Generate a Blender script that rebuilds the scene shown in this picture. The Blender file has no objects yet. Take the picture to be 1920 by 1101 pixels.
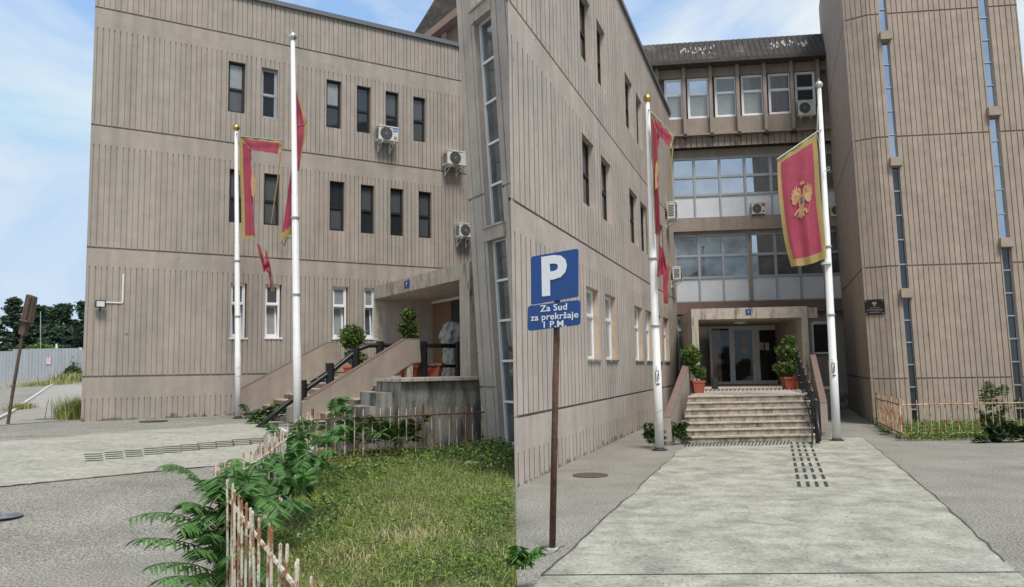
import bpy, bmesh, math, random
import numpy as np
from mathutils import Vector, Matrix
C = bpy.context.scene.collection
rnd = random.Random(7)
# ---------------------------------------------------------------- camera
F = 1500.0; EYE = 1.95
PITCH = math.atan(139.5/F); ROLL = 0.015
cp, sp, cr_, sr_ = math.cos(PITCH), math.sin(PITCH), math.cos(ROLL), math.sin(ROLL)
FW = Vector((0, cp, sp)); R0 = Vector((1, 0, 0)); U0 = Vector((0, -sp, cp))
RV = R0*cr_ - U0*sr_; UV = R0*sr_ + U0*cr_
CAMP = Vector((0, 0, EYE))
cd = bpy.data.cameras.new('camera'); cam = bpy.data.objects.new('camera', cd); C.objects.link(cam)
m3 = Matrix((RV, UV, -FW)).transposed()
cam.matrix_world = Matrix.Translation(CAMP) @ m3.to_4x4()
cd.sensor_width = 36; cd.sensor_fit = 'HORIZONTAL'; cd.lens = 36*F/1920; cd.clip_end = 3000; cd.clip_start = .05
bpy.context.scene.camera = cam
# ---------------------------------------------------------------- world
scn = bpy.context.scene
w = bpy.data.worlds.new('World'); scn.world = w; w.use_nodes = True
nt = w.node_tree; nt.nodes.clear()
def N(t, k, **kw):
    n = t.nodes.new(k)
    for a, b in kw.items(): setattr(n, a, b)
    return n
SUN_EL, SUN_ROT = math.radians(58), math.radians(160)   # rotation measured from +Y towards +X
sky = N(nt, 'ShaderNodeTexSky', sky_type='NISHITA', sun_disc=False)
sky.sun_elevation = SUN_EL; sky.sun_rotation = SUN_ROT; sky.air_density = 1.0; sky.dust_density = 1.5; sky.ozone_density = 1.5
bg = N(nt, 'ShaderNodeBackground'); bg.inputs[1].default_value = 0.15
tc = N(nt, 'ShaderNodeTexCoord'); mp = N(nt, 'ShaderNodeMapping')
mp.inputs['Scale'].default_value = (1.6, 1.6, 3.2); mp.inputs['Location'].default_value = (3.1, 1.7, .4)
n1 = N(nt, 'ShaderNodeTexNoise'); n1.inputs['Scale'].default_value = 1.7; n1.inputs['Detail'].default_value = 9; n1.inputs['Roughness'].default_value = .55
n1.inputs['Distortion'].default_value = .6
rp = N(nt, 'ShaderNodeValToRGB'); rp.color_ramp.elements[0].position = .40; rp.color_ramp.elements[1].position = .64
mx = N(nt, 'ShaderNodeMixRGB'); mx.inputs[2].default_value = (3.9, 4.2, 4.35, 1)
skb = N(nt, 'ShaderNodeMixRGB', blend_type='ADD'); skb.inputs[0].default_value = 1; skb.inputs[2].default_value = (.25, .45, .65, 1)
L = nt.links.new
L(tc.outputs['Generated'], mp.inputs[0]); L(mp.outputs[0], n1.inputs['Vector']); L(n1.outputs['Fac'], rp.inputs[0])
L(rp.outputs[0], mx.inputs[0]); L(sky.outputs[0], skb.inputs[1]); cap = N(nt, 'ShaderNodeMixRGB', blend_type='DARKEN'); cap.inputs[0].default_value = 1; cap.inputs[2].default_value = (2.5, 3.3, 4.3, 1); L(skb.outputs[0], cap.inputs[1]); L(cap.outputs[0], mx.inputs[1]); L(mx.outputs[0], bg.inputs[0])
wo = N(nt, 'ShaderNodeOutputWorld'); L(bg.outputs[0], wo.inputs[0])
# ---------------------------------------------------------------- sun
sd = bpy.data.lights.new('sun', 'SUN'); sd.energy = 2.5; sd.angle = math.radians(18); sd.color = (1, .95, .88)
so = bpy.data.objects.new('sun', sd); C.objects.link(so)
sv = Vector((math.sin(SUN_ROT)*math.cos(SUN_EL), math.cos(SUN_ROT)*math.cos(SUN_EL), math.sin(SUN_EL)))
so.rotation_euler = sv.to_track_quat('Z', 'Y').to_euler()
scn.view_settings.view_transform = 'Standard'; scn.view_settings.look = 'None'
scn.view_settings.exposure = 0.5; scn.view_settings.gamma = 1.0
# ---------------------------------------------------------------- pixel helpers (measuring the photo)
def ray(px, py):
    return RV*((px-960)/F) + UV*((550.5-py)/F) + FW
def at(px, py, Y):
    r = ray(px, py); return CAMP + r*(Y/r.y)
def gnd(px, py, z=0.0):
    r = ray(px, py); return CAMP + r*((z-EYE)/r.z)
class Fr:                                   # a vertical plane: origin, horizontal direction, normal towards the camera
    def __init__(s, O, d):
        s.O = Vector((O[0], O[1], 0)); s.d = Vector((d[0], d[1], 0)).normalized()
        n = Vector((s.d.y, -s.d.x, 0))
        if n.dot(Vector((0, 0, 0))-s.O) < 0: n = -n
        s.n = n
    def w(s, a, z, off=0.0): return s.O + s.d*a + s.n*off + Vector((0, 0, z))
    def hit(s, px, py, off=0.0):
        r = ray(px, py); o = s.O + s.n*off
        t = (o-CAMP).dot(s.n)/r.dot(s.n); p = CAMP + r*t
        return (p-o).dot(s.d), p.z
    def ss(s, px, py, off=0.0): return s.hit(px, py, off)[0]
    def zz(s, px, py, off=0.0): return s.hit(px, py, off)[1]
# ---------------------------------------------------------------- materials
MATS = {}
def mat(name, col, rough=.8, var=.12, scale=6., bump=.0, bscale=60., metal=0., coat=0., streak=0., col2=None, mixscale=None, mixlo=.45, mixhi=.6, stretch=(1, 1, 1), spec=.5, trans=0., speck=None, base_z=None):
    if name in MATS: return MATS[name]
    m = bpy.data.materials.new(name); m.use_nodes = True; t = m.node_tree; t.nodes.clear()
    out = N(t, 'ShaderNodeOutputMaterial'); b = N(t, 'ShaderNodeBsdfPrincipled'); l = t.links.new
    l(b.outputs[0], out.inputs[0])
    g = N(t, 'ShaderNodeNewGeometry'); nz = N(t, 'ShaderNodeTexNoise'); nz.inputs['Scale'].default_value = scale
    nz.inputs['Detail'].default_value = 6; nz.inputs['Roughness'].default_value = .6
    l(g.outputs['Position'], nz.inputs['Vector'])
    mr = N(t, 'ShaderNodeMapRange'); mr.inputs[1].default_value = .3; mr.inputs[2].default_value = .7
    mr.inputs[3].default_value = 1-var; mr.inputs[4].default_value = 1+var
    l(nz.outputs['Fac'], mr.inputs[0])
    base = N(t, 'ShaderNodeRGB'); base.outputs[0].default_value = (*col, 1); cur = base.outputs[0]
    if col2:
        mpn = N(t, 'ShaderNodeMapping'); mpn.inputs['Scale'].default_value = stretch
        l(g.outputs['Position'], mpn.inputs[0])
        n2 = N(t, 'ShaderNodeTexNoise'); n2.inputs['Scale'].default_value = mixscale or 2.; n2.inputs['Detail'].default_value = 8
        n2.inputs['Roughness'].default_value = .7
        l(mpn.outputs[0], n2.inputs['Vector'])
        r2 = N(t, 'ShaderNodeMapRange'); r2.inputs[1].default_value = mixlo; r2.inputs[2].default_value = mixhi
        l(n2.outputs['Fac'], r2.inputs[0])
        mm = N(t, 'ShaderNodeMixRGB'); mm.inputs[2].default_value = (*col2, 1); l(r2.outputs[0], mm.inputs[0]); l(cur, mm.inputs[1]); cur = mm.outputs[0]
    if speck:      # small dark and pale specks: (scale, low threshold, high threshold, dark factor, light factor)
        n4 = N(t, 'ShaderNodeTexNoise'); n4.inputs['Scale'].default_value = speck[0]; n4.inputs['Detail'].default_value = 3; l(g.outputs['Position'], n4.inputs['Vector'])
        r4 = N(t, 'ShaderNodeMapRange'); r4.inputs[1].default_value = speck[1]; r4.inputs[2].default_value = speck[2]; r4.inputs[3].default_value = speck[3]; r4.inputs[4].default_value = speck[4]
        l(n4.outputs['Fac'], r4.inputs[0]); v4 = N(t, 'ShaderNodeVectorMath', operation='SCALE'); l(cur, v4.inputs[0]); l(r4.outputs[0], v4.inputs['Scale']); cur = v4.outputs[0]
    if base_z:     # mud splashes along the foot of a wall: (height, reach)
        sx = N(t, 'ShaderNodeSeparateXYZ'); l(g.outputs['Position'], sx.inputs[0])
        r5 = N(t, 'ShaderNodeMapRange'); r5.inputs[1].default_value = base_z[0]; r5.inputs[2].default_value = base_z[0]+base_z[1]; r5.inputs[3].default_value = .62; r5.inputs[4].default_value = .30
        l(sx.outputs['Z'], r5.inputs[0]); n5 = N(t, 'ShaderNodeTexNoise'); n5.inputs['Scale'].default_value = 4.5; n5.inputs['Detail'].default_value = 7; l(g.outputs['Position'], n5.inputs['Vector'])
        s5 = N(t, 'ShaderNodeMath', operation='SUBTRACT'); l(r5.outputs[0], s5.inputs[0]); l(n5.outputs['Fac'], s5.inputs[1])
        r6 = N(t, 'ShaderNodeMapRange'); r6.inputs[1].default_value = 0; r6.inputs[2].default_value = .08; r6.inputs[3].default_value = 0; r6.inputs[4].default_value = .75; l(s5.outputs[0], r6.inputs[0])
        m5 = N(t, 'ShaderNodeMixRGB'); m5.inputs[2].default_value = (.09, .085, .075, 1); l(r6.outputs[0], m5.inputs[0]); l(cur, m5.inputs[1]); cur = m5.outputs[0]
    if streak:
        mpn = N(t, 'ShaderNodeMapping'); mpn.inputs['Scale'].default_value = (4, 4, .22)
        l(g.outputs['Position'], mpn.inputs[0])
        n3 = N(t, 'ShaderNodeTexNoise'); n3.inputs['Scale'].default_value = 1.; n3.inputs['Detail'].default_value = 5
        l(mpn.outputs[0], n3.inputs['Vector'])
        r3 = N(t, 'ShaderNodeMapRange'); r3.inputs[1].default_value = .35; r3.inputs[2].default_value = .7; r3.inputs[3].default_value = 1+streak*.4; r3.inputs[4].default_value = 1-streak
        l(n3.outputs['Fac'], r3.inputs[0])
        v3 = N(t, 'ShaderNodeVectorMath', operation='SCALE'); l(cur, v3.inputs[0]); l(r3.outputs[0], v3.inputs['Scale']); cur = v3.outputs[0]
    v = N(t, 'ShaderNodeVectorMath', operation='SCALE'); l(cur, v.inputs[0]); l(mr.outputs[0], v.inputs['Scale'])
    l(v.outputs[0], b.inputs['Base Color'])
    b.inputs['Roughness'].default_value = rough; b.inputs['Metallic'].default_value = metal
    b.inputs['Coat Weight'].default_value = coat; b.inputs['Specular IOR Level'].default_value = spec
    if coat: b.inputs['Coat Roughness'].default_value = .04
    if trans:
        tr = N(t, 'ShaderNodeBsdfTranslucent'); l(v.outputs[0], tr.inputs[0]); ms = N(t, 'ShaderNodeMixShader'); ms.inputs[0].default_value = trans
        l(b.outputs[0], ms.inputs[1]); l(tr.outputs[0], ms.inputs[2]); l(ms.outputs[0], out.inputs[0])
    if bump:
        nb = N(t, 'ShaderNodeTexNoise'); nb.inputs['Scale'].default_value = bscale; nb.inputs['Detail'].default_value = 4
        l(g.outputs['Position'], nb.inputs['Vector'])
        bp = N(t, 'ShaderNodeBump'); bp.inputs['Strength'].default_value = bump; bp.inputs['Distance'].default_value = .02
        l(nb.outputs['Fac'], bp.inputs['Height']); l(bp.outputs[0], b.inputs['Normal'])
    MATS[name] = m; return m
M = dict(
 wall=lambda: mat('facade_concrete', (.385, .325, .285), .9, .08, 3., .2, 55., streak=.15, col2=(.320, .292, .250), mixscale=.6, base_z=(.62, .22), mixlo=.4, mixhi=.65),
 wall2=lambda: mat('wing_concrete', (.50, .425, .37), .9, .07, 3., .2, 55., streak=.12, col2=(.375, .338, .300), mixscale=.6, base_z=(-.05, .28), mixlo=.4, mixhi=.65),
 tower=lambda: mat('tower_concrete', (.36, .292, .235), .9, .13, 3., .3, 50., streak=.10, col2=(.34, .27, .22), base_z=(-.05, .3), mixscale=.9),
 band=lambda: mat('parapet_paint', (.30, .245, .205), .8, .10, 3., .12, 60., streak=.12),
 redcap=lambda: mat('brown_red_paint', (.175, .115, .095), .7, .12, 5., .1, 60.),
 lgrey=lambda: mat('weathered_concrete', (.48, .42, .345), .9, .12, 5., .3, 40., col2=(.13, .115, .10), mixscale=1.2, mixlo=.52, mixhi=.66, stretch=(5, 5, .7)),
 stain=lambda: mat('stained_concrete', (.30, .275, .245), .9, .15, 4., .4, 30., col2=(.075, .07, .062), mixscale=1.1, mixlo=.42, mixhi=.60, stretch=(3, 3, .7)),
 roof=lambda: mat('lichened_roof', (.19, .145, .125), .95, .3, 6., .5, 30., col2=(.05, .045, .042), mixscale=.5, mixlo=.26, mixhi=.44, stretch=(1, 1, 1.6)),
 coping=lambda: mat('grey_metal_coping', (.13, .14, .15), .5, .1, 8.),
 dark=lambda: mat('dark_brown_frame', (.018, .015, .013), .5, .2, 9.),
 white=lambda: mat('white_frame', (.78, .79, .80), .4, .04, 5.),
 alu=lambda: mat('aluminium_frame', (.36, .38, .40), .45, .08, 5., metal=.3),
 panel=lambda: mat('silver_panel', (.60, .62, .66), .35, .08, 1.2),
 glass2=lambda: mat('office_glass', (.16, .18, .19), .03, .5, 1.3, metal=.6, spec=1.),
 doorglass=lambda: mat('door_glass', (.03, .03, .026), .05, .6, 2., spec=.55),
 glass=lambda: mat('window_glass', (.022, .028, .032), .03, .1, 2., spec=.9),
 bglass=lambda: mat('sky_glass', (.42, .47, .54), .02, .1, 1.5, metal=.95, spec=1.),
 blind=lambda: mat('blind_behind_glass', (.06, .068, .072), .5, .1, 4., coat=1.),
 blindw=lambda: mat('pale_blind_behind_glass', (.25, .275, .28), .5, .1, 4., coat=1.),
 brownb=lambda: mat('brown_interior', (.22, .125, .065), .5, .1, 4., coat=1.),
 reveal=lambda: mat('peach_reveal', (.56, .42, .31), .9, .1, 6., col2=(.40, .33, .27), mixscale=3.),
 pole=lambda: mat('white_pole_paint', (.70, .70, .68), .5, .06, 5., .05, 30., col2=(.55, .54, .50), mixscale=7., mixlo=.62, mixhi=.72),
 gold=lambda: mat('gold_finial', (.55, .38, .12), .3, .1, 9., metal=.9),
 silver=lambda: mat('silver_finial', (.62, .60, .56), .3, .1, 9., metal=.9),
 red=lambda: mat('flag_red', (.47, .085, .135), .85, .12, 4., trans=.45),
 yel=lambda: mat('flag_yellow', (.44, .34, .13), .85, .10, 4., trans=.30),
 emb=lambda: mat('emblem_gold', (.50, .29, .14), .8, .1, 9., trans=.15),
 acw=lambda: mat('off_white_casing', (.66, .66, .62), .5, .06, 5., col2=(.50, .48, .43), mixscale=4.),
 black=lambda: mat('black_paint', (.010, .010, .011), .38, .2, 8., .15, 40.),
 blue=lambda: mat('sign_blue', (.008, .058, .235), .4, .05, 4.),
 swhite=lambda: mat('sign_white', (.80, .81, .82), .4, .03, 4.),
 rust=lambda: mat('rust', (.12, .058, .035), .85, .35, 18., .4, 70., col2=(.10, .05, .03), mixscale=7.),
 rustwhite=lambda: mat('rusty_white_paint', (.56, .50, .40), .8, .15, 9., .3, 70., col2=(.27, .12, .055), mixscale=9., mixlo=.49, mixhi=.56, stretch=(1, 1, .6)),
 rustwhite2=lambda: mat('rusty_cream_paint', (.58, .50, .38), .8, .15, 9., .3, 70., col2=(.36, .15, .055), mixscale=6., mixlo=.44, mixhi=.54, stretch=(1, 1, .6)),
 terra=lambda: mat('terracotta_plastic', (.36, .085, .045), .55, .12, 6., .1, 30.),
 leaf=lambda: mat('leaf_green', (.075, .14, .035), .6, .35, 9., trans=.25),
 leafy=lambda: mat('leaf_lime', (.19, .24, .03), .6, .3, 9., trans=.25),
 leafd=lambda: mat('leaf_dark', (.030, .062, .020), .65, .35, 9., trans=.15),
 fern=lambda: mat('frond_green', (.085, .195, .045), .55, .45, 4., trans=.3),
 stem=lambda: mat('green_stem', (.09, .13, .05), .7, .2, 9.),
 bark=lambda: mat('bark', (.10, .075, .055), .9, .3, 9., .4, 30.),
 pine=lambda: mat('pine_needles', (.038, .068, .040), .8, .4, 3.),
 grass=lambda: mat('grass_blades', (.21, .27, .06), .8, .4, 2.0, trans=.25, col2=(.27, .24, .11), mixscale=1.3, mixlo=.50, mixhi=.64),
 cover=lambda: mat('clover_leaves', (.21, .30, .06), .8, .35, 2.5, trans=.25),
 straw=lambda: mat('dry_straw', (.42, .36, .19), .9, .25, 5.),
 soil=lambda: mat('lawn_soil', (.075, .085, .035), .95, .35, 5., .5, 30., col2=(.16, .14, .09), mixscale=1.6, mixlo=.5, mixhi=.62),
 asphalt=lambda: mat('worn_asphalt', (.37, .35, .292), .95, .20, .8, .9, 60., col2=(.15, .14, .125), mixscale=36., mixlo=.42, mixhi=.56, speck=(75., .35, .65, .72, 1.3)),
 asphalt2=lambda: mat('worn_asphalt_path', (.39, .365, .325), .95, .14, 1.1, .9, 60., col2=(.17, .165, .155), mixscale=42., mixlo=.46, mixhi=.62),
 pad=lambda: mat('pale_concrete', (.43, .42, .35), .92, .22, 22., .8, 55., col2=(.23, .22, .18), mixscale=1.8, mixlo=.38, mixhi=.64, speck=(14., .28, .40, .55, 1.0)),
 padl=lambda: mat('pale_concrete_path', (.38, .365, .305), .92, .18, 7., .6, 55., col2=(.29, .28, .235), mixscale=1.2, mixlo=.4, mixhi=.66, stretch=(.5, 1.2, 1), speck=(14., .28, .40, .6, 1.0)),
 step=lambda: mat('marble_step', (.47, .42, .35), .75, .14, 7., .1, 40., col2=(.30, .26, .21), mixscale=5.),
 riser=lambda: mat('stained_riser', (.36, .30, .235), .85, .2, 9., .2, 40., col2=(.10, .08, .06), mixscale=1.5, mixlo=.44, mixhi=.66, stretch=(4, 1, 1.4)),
 hoard=lambda: mat('corrugated_sheet', (.36, .39, .415), .55, .08, 3., streak=.12, metal=.2),
 manh=lambda: mat('rusty_manhole', (.085, .065, .052), .8, .2, 15., .5, 60.),
 manhg=lambda: mat('grey_manhole', (.17, .18, .19), .6, .2, 15., .4, 60., metal=.4),
 tarp=lambda: mat('grey_tarp', (.25, .25, .235), .6, .12, 4., .3, 12.),
 bin=lambda: mat('dark_grey_bin', (.06, .065, .07), .4, .1, 5., metal=.4),
 blk=lambda: mat('tactile_black', (.04, .04, .04), .6, .2, 20.),
 grey=lambda: mat('plain_grey', (.25, .25, .25), .7, .1, 6.),
 stblue=lambda: mat('sticker_blue', (.02, .22, .62), .4, .03, 5.),
 stred=lambda: mat('sticker_red', (.55, .04, .04), .4, .03, 5.),
 plaque=lambda: mat('black_plaque', (.012, .012, .013), .2, .1, 5.),
 paper=lambda: mat('paper_notice', (.55, .53, .47), .8, .05, 5.),
 kerb=lambda: mat('kerb_stone', (.50, .50, .46), .9, .12, 4., .3, 40.),
 stone=lambda: mat('rubble', (.34, .33, .30), .95, .2, 7., .5, 30.),
 lampg=lambda: mat('lamp_cover', (.62, .62, .58), .4, .05, 5.),
 bushy=lambda: mat('bright_bush', (.10, .19, .03), .7, .35, 3.),
 conduit=lambda: mat('white_conduit', (.72, .72, .70), .5, .05, 5.),
)
def G(k): return M[k]()
# ---------------------------------------------------------------- mesh helpers
class MB:
    def __init__(s): s.v = []; s.f = []; s.mi = []; s.k = 0
    def add(s, vs, fs, k=None):
        o = len(s.v); s.v += [tuple(p) for p in vs]; s.f += [tuple(i+o for i in q) for q in fs]; s.mi += [s.k if k is None else k]*len(fs); return s
    def quad(s, a, b, c, d, k=None): return s.add([a, b, c, d], [(0, 1, 2, 3)], k)
    def hexa(s, P, k=None):   # 8 corners, bottom 4 then top 4
        return s.add(P, [(3, 2, 1, 0), (4, 5, 6, 7), (0, 1, 5, 4), (1, 2, 6, 5), (2, 3, 7, 6), (3, 0, 4, 7)], k)
    def fbox(s, fr, s0, s1, z0, z1, o0, o1, k=None):
        return s.hexa([fr.w(s0, z0, o1), fr.w(s1, z0, o1), fr.w(s1, z0, o0), fr.w(s0, z0, o0), fr.w(s0, z1, o1), fr.w(s1, z1, o1), fr.w(s1, z1, o0), fr.w(s0, z1, o0)], k)
    def box(s, c, sz, rz=0, k=None):
        x, y, z = [q/2 for q in sz]; R = Matrix.Rotation(rz, 3, 'Z'); c = Vector(c)
        return s.hexa([c+R@Vector(p) for p in [(-x, -y, -z), (x, -y, -z), (x, y, -z), (-x, y, -z), (-x, -y, z), (x, -y, z), (x, y, z), (-x, y, z)]], k)
    def tube(s, pts, r, n=8, k=None, cap=True):
        pts = [Vector(p) for p in pts]; rs = r if isinstance(r, (list, tuple)) else [r]*len(pts)
        vs = []; fs = []; prev = None
        for i, p in enumerate(pts):
            t = (pts[min(i+1, len(pts)-1)]-pts[max(i-1, 0)]).normalized()
            a = prev if prev and abs(prev.dot(t)) < .9 else (Vector((1, 0, 0)) if abs(t.x) < .8 else Vector((0, 1, 0)))
            a = (a-t*a.dot(t)).normalized(); b = t.cross(a); prev = a
            for j in range(n):
                q = 2*math.pi*j/n; vs.append(p+(a*math.cos(q)+b*math.sin(q))*rs[i])
        for i in range(len(pts)-1):
            for j in range(n):
                fs.append((i*n+j, i*n+(j+1) % n, (i+1)*n+(j+1) % n, (i+1)*n+j))
        if cap: fs += [tuple(range(n-1, -1, -1)), tuple((len(pts)-1)*n+j for j in range(n))]
        return s.add(vs, fs, k)
    def lathe(s, c, prof, n=20, ax=(0, 0, 1), k=None):
        ax = Vector(ax).normalized(); a = Vector((1, 0, 0)) if abs(ax.x) < .8 else Vector((0, 1, 0)); a = (a-ax*a.dot(ax)).normalized(); b = ax.cross(a)
        c = Vector(c); vs = []; fs = []
        for r, h in prof:
            for j in range(n):
                q = 2*math.pi*j/n; vs.append(c+ax*h+(a*math.cos(q)+b*math.sin(q))*r)
        for i in range(len(prof)-1):
            for j in range(n): fs.append((i*n+j, i*n+(j+1) % n, (i+1)*n+(j+1) % n, (i+1)*n+j))
        fs += [tuple(range(n-1, -1, -1)), tuple((len(prof)-1)*n+j for j in range(n))]
        return s.add(vs, fs, k)
    def prism(s, poly, off, k=None):     # polygon of world points, extruded by a vector
        n = len(poly); off = Vector(off); A = [Vector(p) for p in poly]; B = [p+off for p in A]
        return s.add(A+B, [tuple(range(n)), tuple(range(2*n-1, n-1, -1))]+[(i, i+n, (i+1) % n+n, (i+1) % n) for i in range(n)], k)
def link(name, mb, mats, parent=None, loc=(0, 0, 0), smooth=False, lean=None):
    base = Vector(loc)
    if parent is not None: base = Vector(parent['_b'])
    me = bpy.data.meshes.new(name)
    vs = [Vector(p) for p in mb.v]
    if lean: vs = [Vector((p.x-lean*p.z, p.y, p.z)) for p in vs]
    me.from_pydata([tuple(p-base) for p in vs], [], mb.f); me.update()
    if not isinstance(mats, (list, tuple)): mats = [mats]
    for m in mats: me.materials.append(m)
    me.polygons.foreach_set('material_index', mb.mi)
    bm = bmesh.new(); bm.from_mesh(me); bmesh.ops.recalc_face_normals(bm, faces=bm.faces); bm.to_mesh(me); bm.free()
    if smooth: me.polygons.foreach_set('use_smooth', [True]*len(me.polygons))
    o = bpy.data.objects.new(name, me); C.objects.link(o)
    if parent is None: o.location = base
    else: o.parent = parent
    o['_b'] = tuple(base); return o
def thing(name, label, cat, loc=(0, 0, 0), group=None):
    o = bpy.data.objects.new(name, None); C.objects.link(o); o.location = loc; o['_b'] = tuple(loc); o['label'] = label; o['category'] = cat
    o.empty_display_size = .2
    if group: o['group'] = group
    return o
def tag(o, label, cat, group=None):
    o['label'] = label; o['category'] = cat
    if group: o['group'] = group
    return o
def struct(o, kind='structure'): o['kind'] = kind; return o
# ---------------------------------------------------------------- wall with holes, grooves and bands
def wall(fr, s0, s1, z0, z1, holes=(), flutes=(), hgro=(), pitch=.17, gw=.02, gd=.028, reveal=.25, off=0., seed=1, mb=None, back=.3, start=None, shade_grooves=False):
    r = random.Random(seed); mb = mb or MB(); Ss = {s0, s1}; gr = []
    x = s0+(pitch*.5 if start is None else start)
    while x < s1-gw:
        a = x+r.uniform(-.08, .08)*pitch; gr.append((a, a+gw*r.uniform(.8, 1.25))); x += pitch
    for a, b in gr: Ss |= {a, b}
    Zs = {z0, z1}
    for a, b in flutes: Zs |= {a, b}
    for z, h in hgro: Zs |= {z, z+h}
    for h in holes: Ss |= {h[0], h[1]}; Zs |= {h[2], h[3]}
    cl = lambda L_, a, b: sorted({round(min(max(q, a), b), 4) for q in L_})
    Sl = cl(Ss, s0, s1); Zl = cl(Zs, z0, z1); ns, nz = len(Sl)-1, len(Zl)-1
    dep = [[0.]*nz for _ in range(ns)]; hole = [[False]*nz for _ in range(ns)]
    for i in range(ns):
        sm = (Sl[i]+Sl[i+1])/2; ing = any(a < sm < b for a, b in gr)
        for j in range(nz):
            zm = (Zl[j]+Zl[j+1])/2; d = 0.
            if ing and any(a < zm < b for a, b in flutes): d = gd
            if any(z < zm < z+h for z, h in hgro): d = max(d, .045)
            for h in holes:
                if h[0] < sm < h[1] and h[2] < zm < h[3]: hole[i][j] = True; d = h[4] if len(h) > 4 else reveal
            dep[i][j] = d
    W = lambda a, z, d: fr.w(a, z, off-d)
    for i in range(ns):
        for j in range(nz):
            a, b, c, e, d = Sl[i], Sl[i+1], Zl[j], Zl[j+1], dep[i][j]
            g_ = 1 if shade_grooves and 0 < d < .1 else 0  # groove faces take the second, darker material: recess shade as colour
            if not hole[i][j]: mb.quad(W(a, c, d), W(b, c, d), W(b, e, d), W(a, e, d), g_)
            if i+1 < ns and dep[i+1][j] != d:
                g2 = 1 if shade_grooves and max(d, dep[i+1][j]) < .1 else 0
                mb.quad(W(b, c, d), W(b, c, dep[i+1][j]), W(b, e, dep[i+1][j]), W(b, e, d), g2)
            if j+1 < nz and dep[i][j+1] != d: mb.quad(W(a, e, d), W(b, e, d), W(b, e, dep[i][j+1]), W(a, e, dep[i][j+1]))
    for a in (s0, s1): mb.quad(W(a, z0, 0), W(a, z1, 0), W(a, z1, back), W(a, z0, back))
    mb.quad(W(s0, z1, 0), W(s1, z1, 0), W(s1, z1, back), W(s0, z1, back))
    return mb
def window(fr, s0, s1, z0, z1, parent, style='dark', off=-.2, split=.5, top='glass', bot='glass', tilt=0, lab=None, lean=None, fwid=.055):
    fm = {'dark': 'dark', 'white': 'white', 'alu': 'alu'}[style]
    b = MB(); f = fwid; d0, d1 = off-.03, off+.03
    b.fbox(fr, s0, s0+f, z0, z1, d0, d1); b.fbox(fr, s1-f, s1, z0, z1, d0, d1)
    b.fbox(fr, s0+f, s1-f, z0, z0+f, d0, d1); b.fbox(fr, s0+f, s1-f, z1-f, z1, d0, d1)
    zs = z0+(z1-z0)*split
    b.fbox(fr, s0+f, s1-f, zs-f*.5, zs+f*.5, d0, d1+.01)
    o = link('window', b, G(fm), parent, lean=lean)
    if lab: o['label'] = lab
    for za, zb, k in ((z0+f, zs-f*.5, bot), (zs+f*.5, z1-f, top)):
        p = MB()
        if tilt and k == bot and za < zs-f:
            # a sash tilted inwards shows as a leaning pale frame
            q = MB(); g = f*.9; h = zb-za
            for (a0, a1, y0, y1) in ((s0+f, s0+f+g, 0, h), (s1-f-g, s1-f, 0, h), (s0+f+g, s1-f-g, 0, g), (s0+f+g, s1-f-g, h-g, h)):
                P = [fr.w(a0, za+y0, d0-.02-y0*.1), fr.w(a1, za+y0, d0-.02-y0*.1), fr.w(a1, za+y0, d0-.06-y0*.1), fr.w(a0, za+y0, d0-.06-y0*.1),
                     fr.w(a0, za+y1, d0-.02-y1*.1), fr.w(a1, za+y1, d0-.02-y1*.1), fr.w(a1, za+y1, d0-.06-y1*.1), fr.w(a0, za+y1, d0-.06-y1*.1)]
                q.hexa(P)
            link('sash', q, G('white'), o, lean=lean)
            p.hexa([fr.w(s0+f, za, d0-.05), fr.w(s1-f, za, d0-.05), fr.w(s1-f, za, d0-.06), fr.w(s0+f, za, d0-.06),
                    fr.w(s0+f, zb, d0-.05-h*.1), fr.w(s1-f, zb, d0-.05-h*.1), fr.w(s1-f, zb, d0-.06-h*.1), fr.w(s0+f, zb, d0-.06-h*.1)])
        else:
            sg = .018 if style == 'dark' else .03
            p.fbox(fr, s0+f, s1-f, za, zb, off-.02, off-.005)
            q = MB(); g = sg
            q.fbox(fr, s0+f, s0+f+g, za, zb, off-.005, off+.012); q.fbox(fr, s1-f-g, s1-f, za, zb, off-.005, off+.012)
            q.fbox(fr, s0+f+g, s1-f-g, za, za+g, off-.005, off+.012); q.fbox(fr, s0+f+g, s1-f-g, zb-g, zb, off-.005, off+.012)
            link('sash', q, G(fm), o, lean=lean)
        link('pane', p, G(k), o, lean=lean)
    return o
# ================================================================= LEFT PLACE
CL = Vector((-11.9, 22.2, 0))
a1 = math.radians(57.5); a2 = math.radians(-30.3)
u = Vector((math.sin(a1), math.cos(a1), 0)); v = Vector((math.sin(a2), math.cos(a2), 0))
def LP(s, d, z=0): return CL + u*s - v*d + Vector((0, 0, z))
GL = 0.65
def gleft(x, y):
    d = (CL - Vector((x, y, 0))).dot(v)*1.0
    if d > 6.5: g = GL*max(0., 1-(d-6.5)/9.)
    else: g = GL
    return g + max(0., y-26)*.028
def gl(px, py):
    z = .4
    for _ in range(30): p = gnd(px, py, z) if z < EYE-.02 else gnd(px, py, 1.9); z = gleft(p.x, p.y)
    p.z = z; return p
FL = Fr(CL, u)
zL4 = FL.zz(300, 706); zL3 = FL.zz(400, 479); zL2 = FL.zz(400, 265); zL1 = FL.zz(400, 59)
zRoof = FL.zz(720, 57)
wingL = thing('office_wing', 'beige ribbed office wing on the left with narrow dark windows', 'building', (CL.x, CL.y, 0))
SE = FL.ss(905, 500)
def band(z, px): return z - px*22.2/F
fl = [(GL-.1, FL.zz(300, 744)), (zL4, FL.zz(400, 510)), (zL3, FL.zz(400, 297)), (zL2, FL.zz(400, 92)), (zL1, zRoof+.3)]
fl = [(a+(.05 if i else 0), b) for i, (a, b) in enumerate(fl)]
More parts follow.
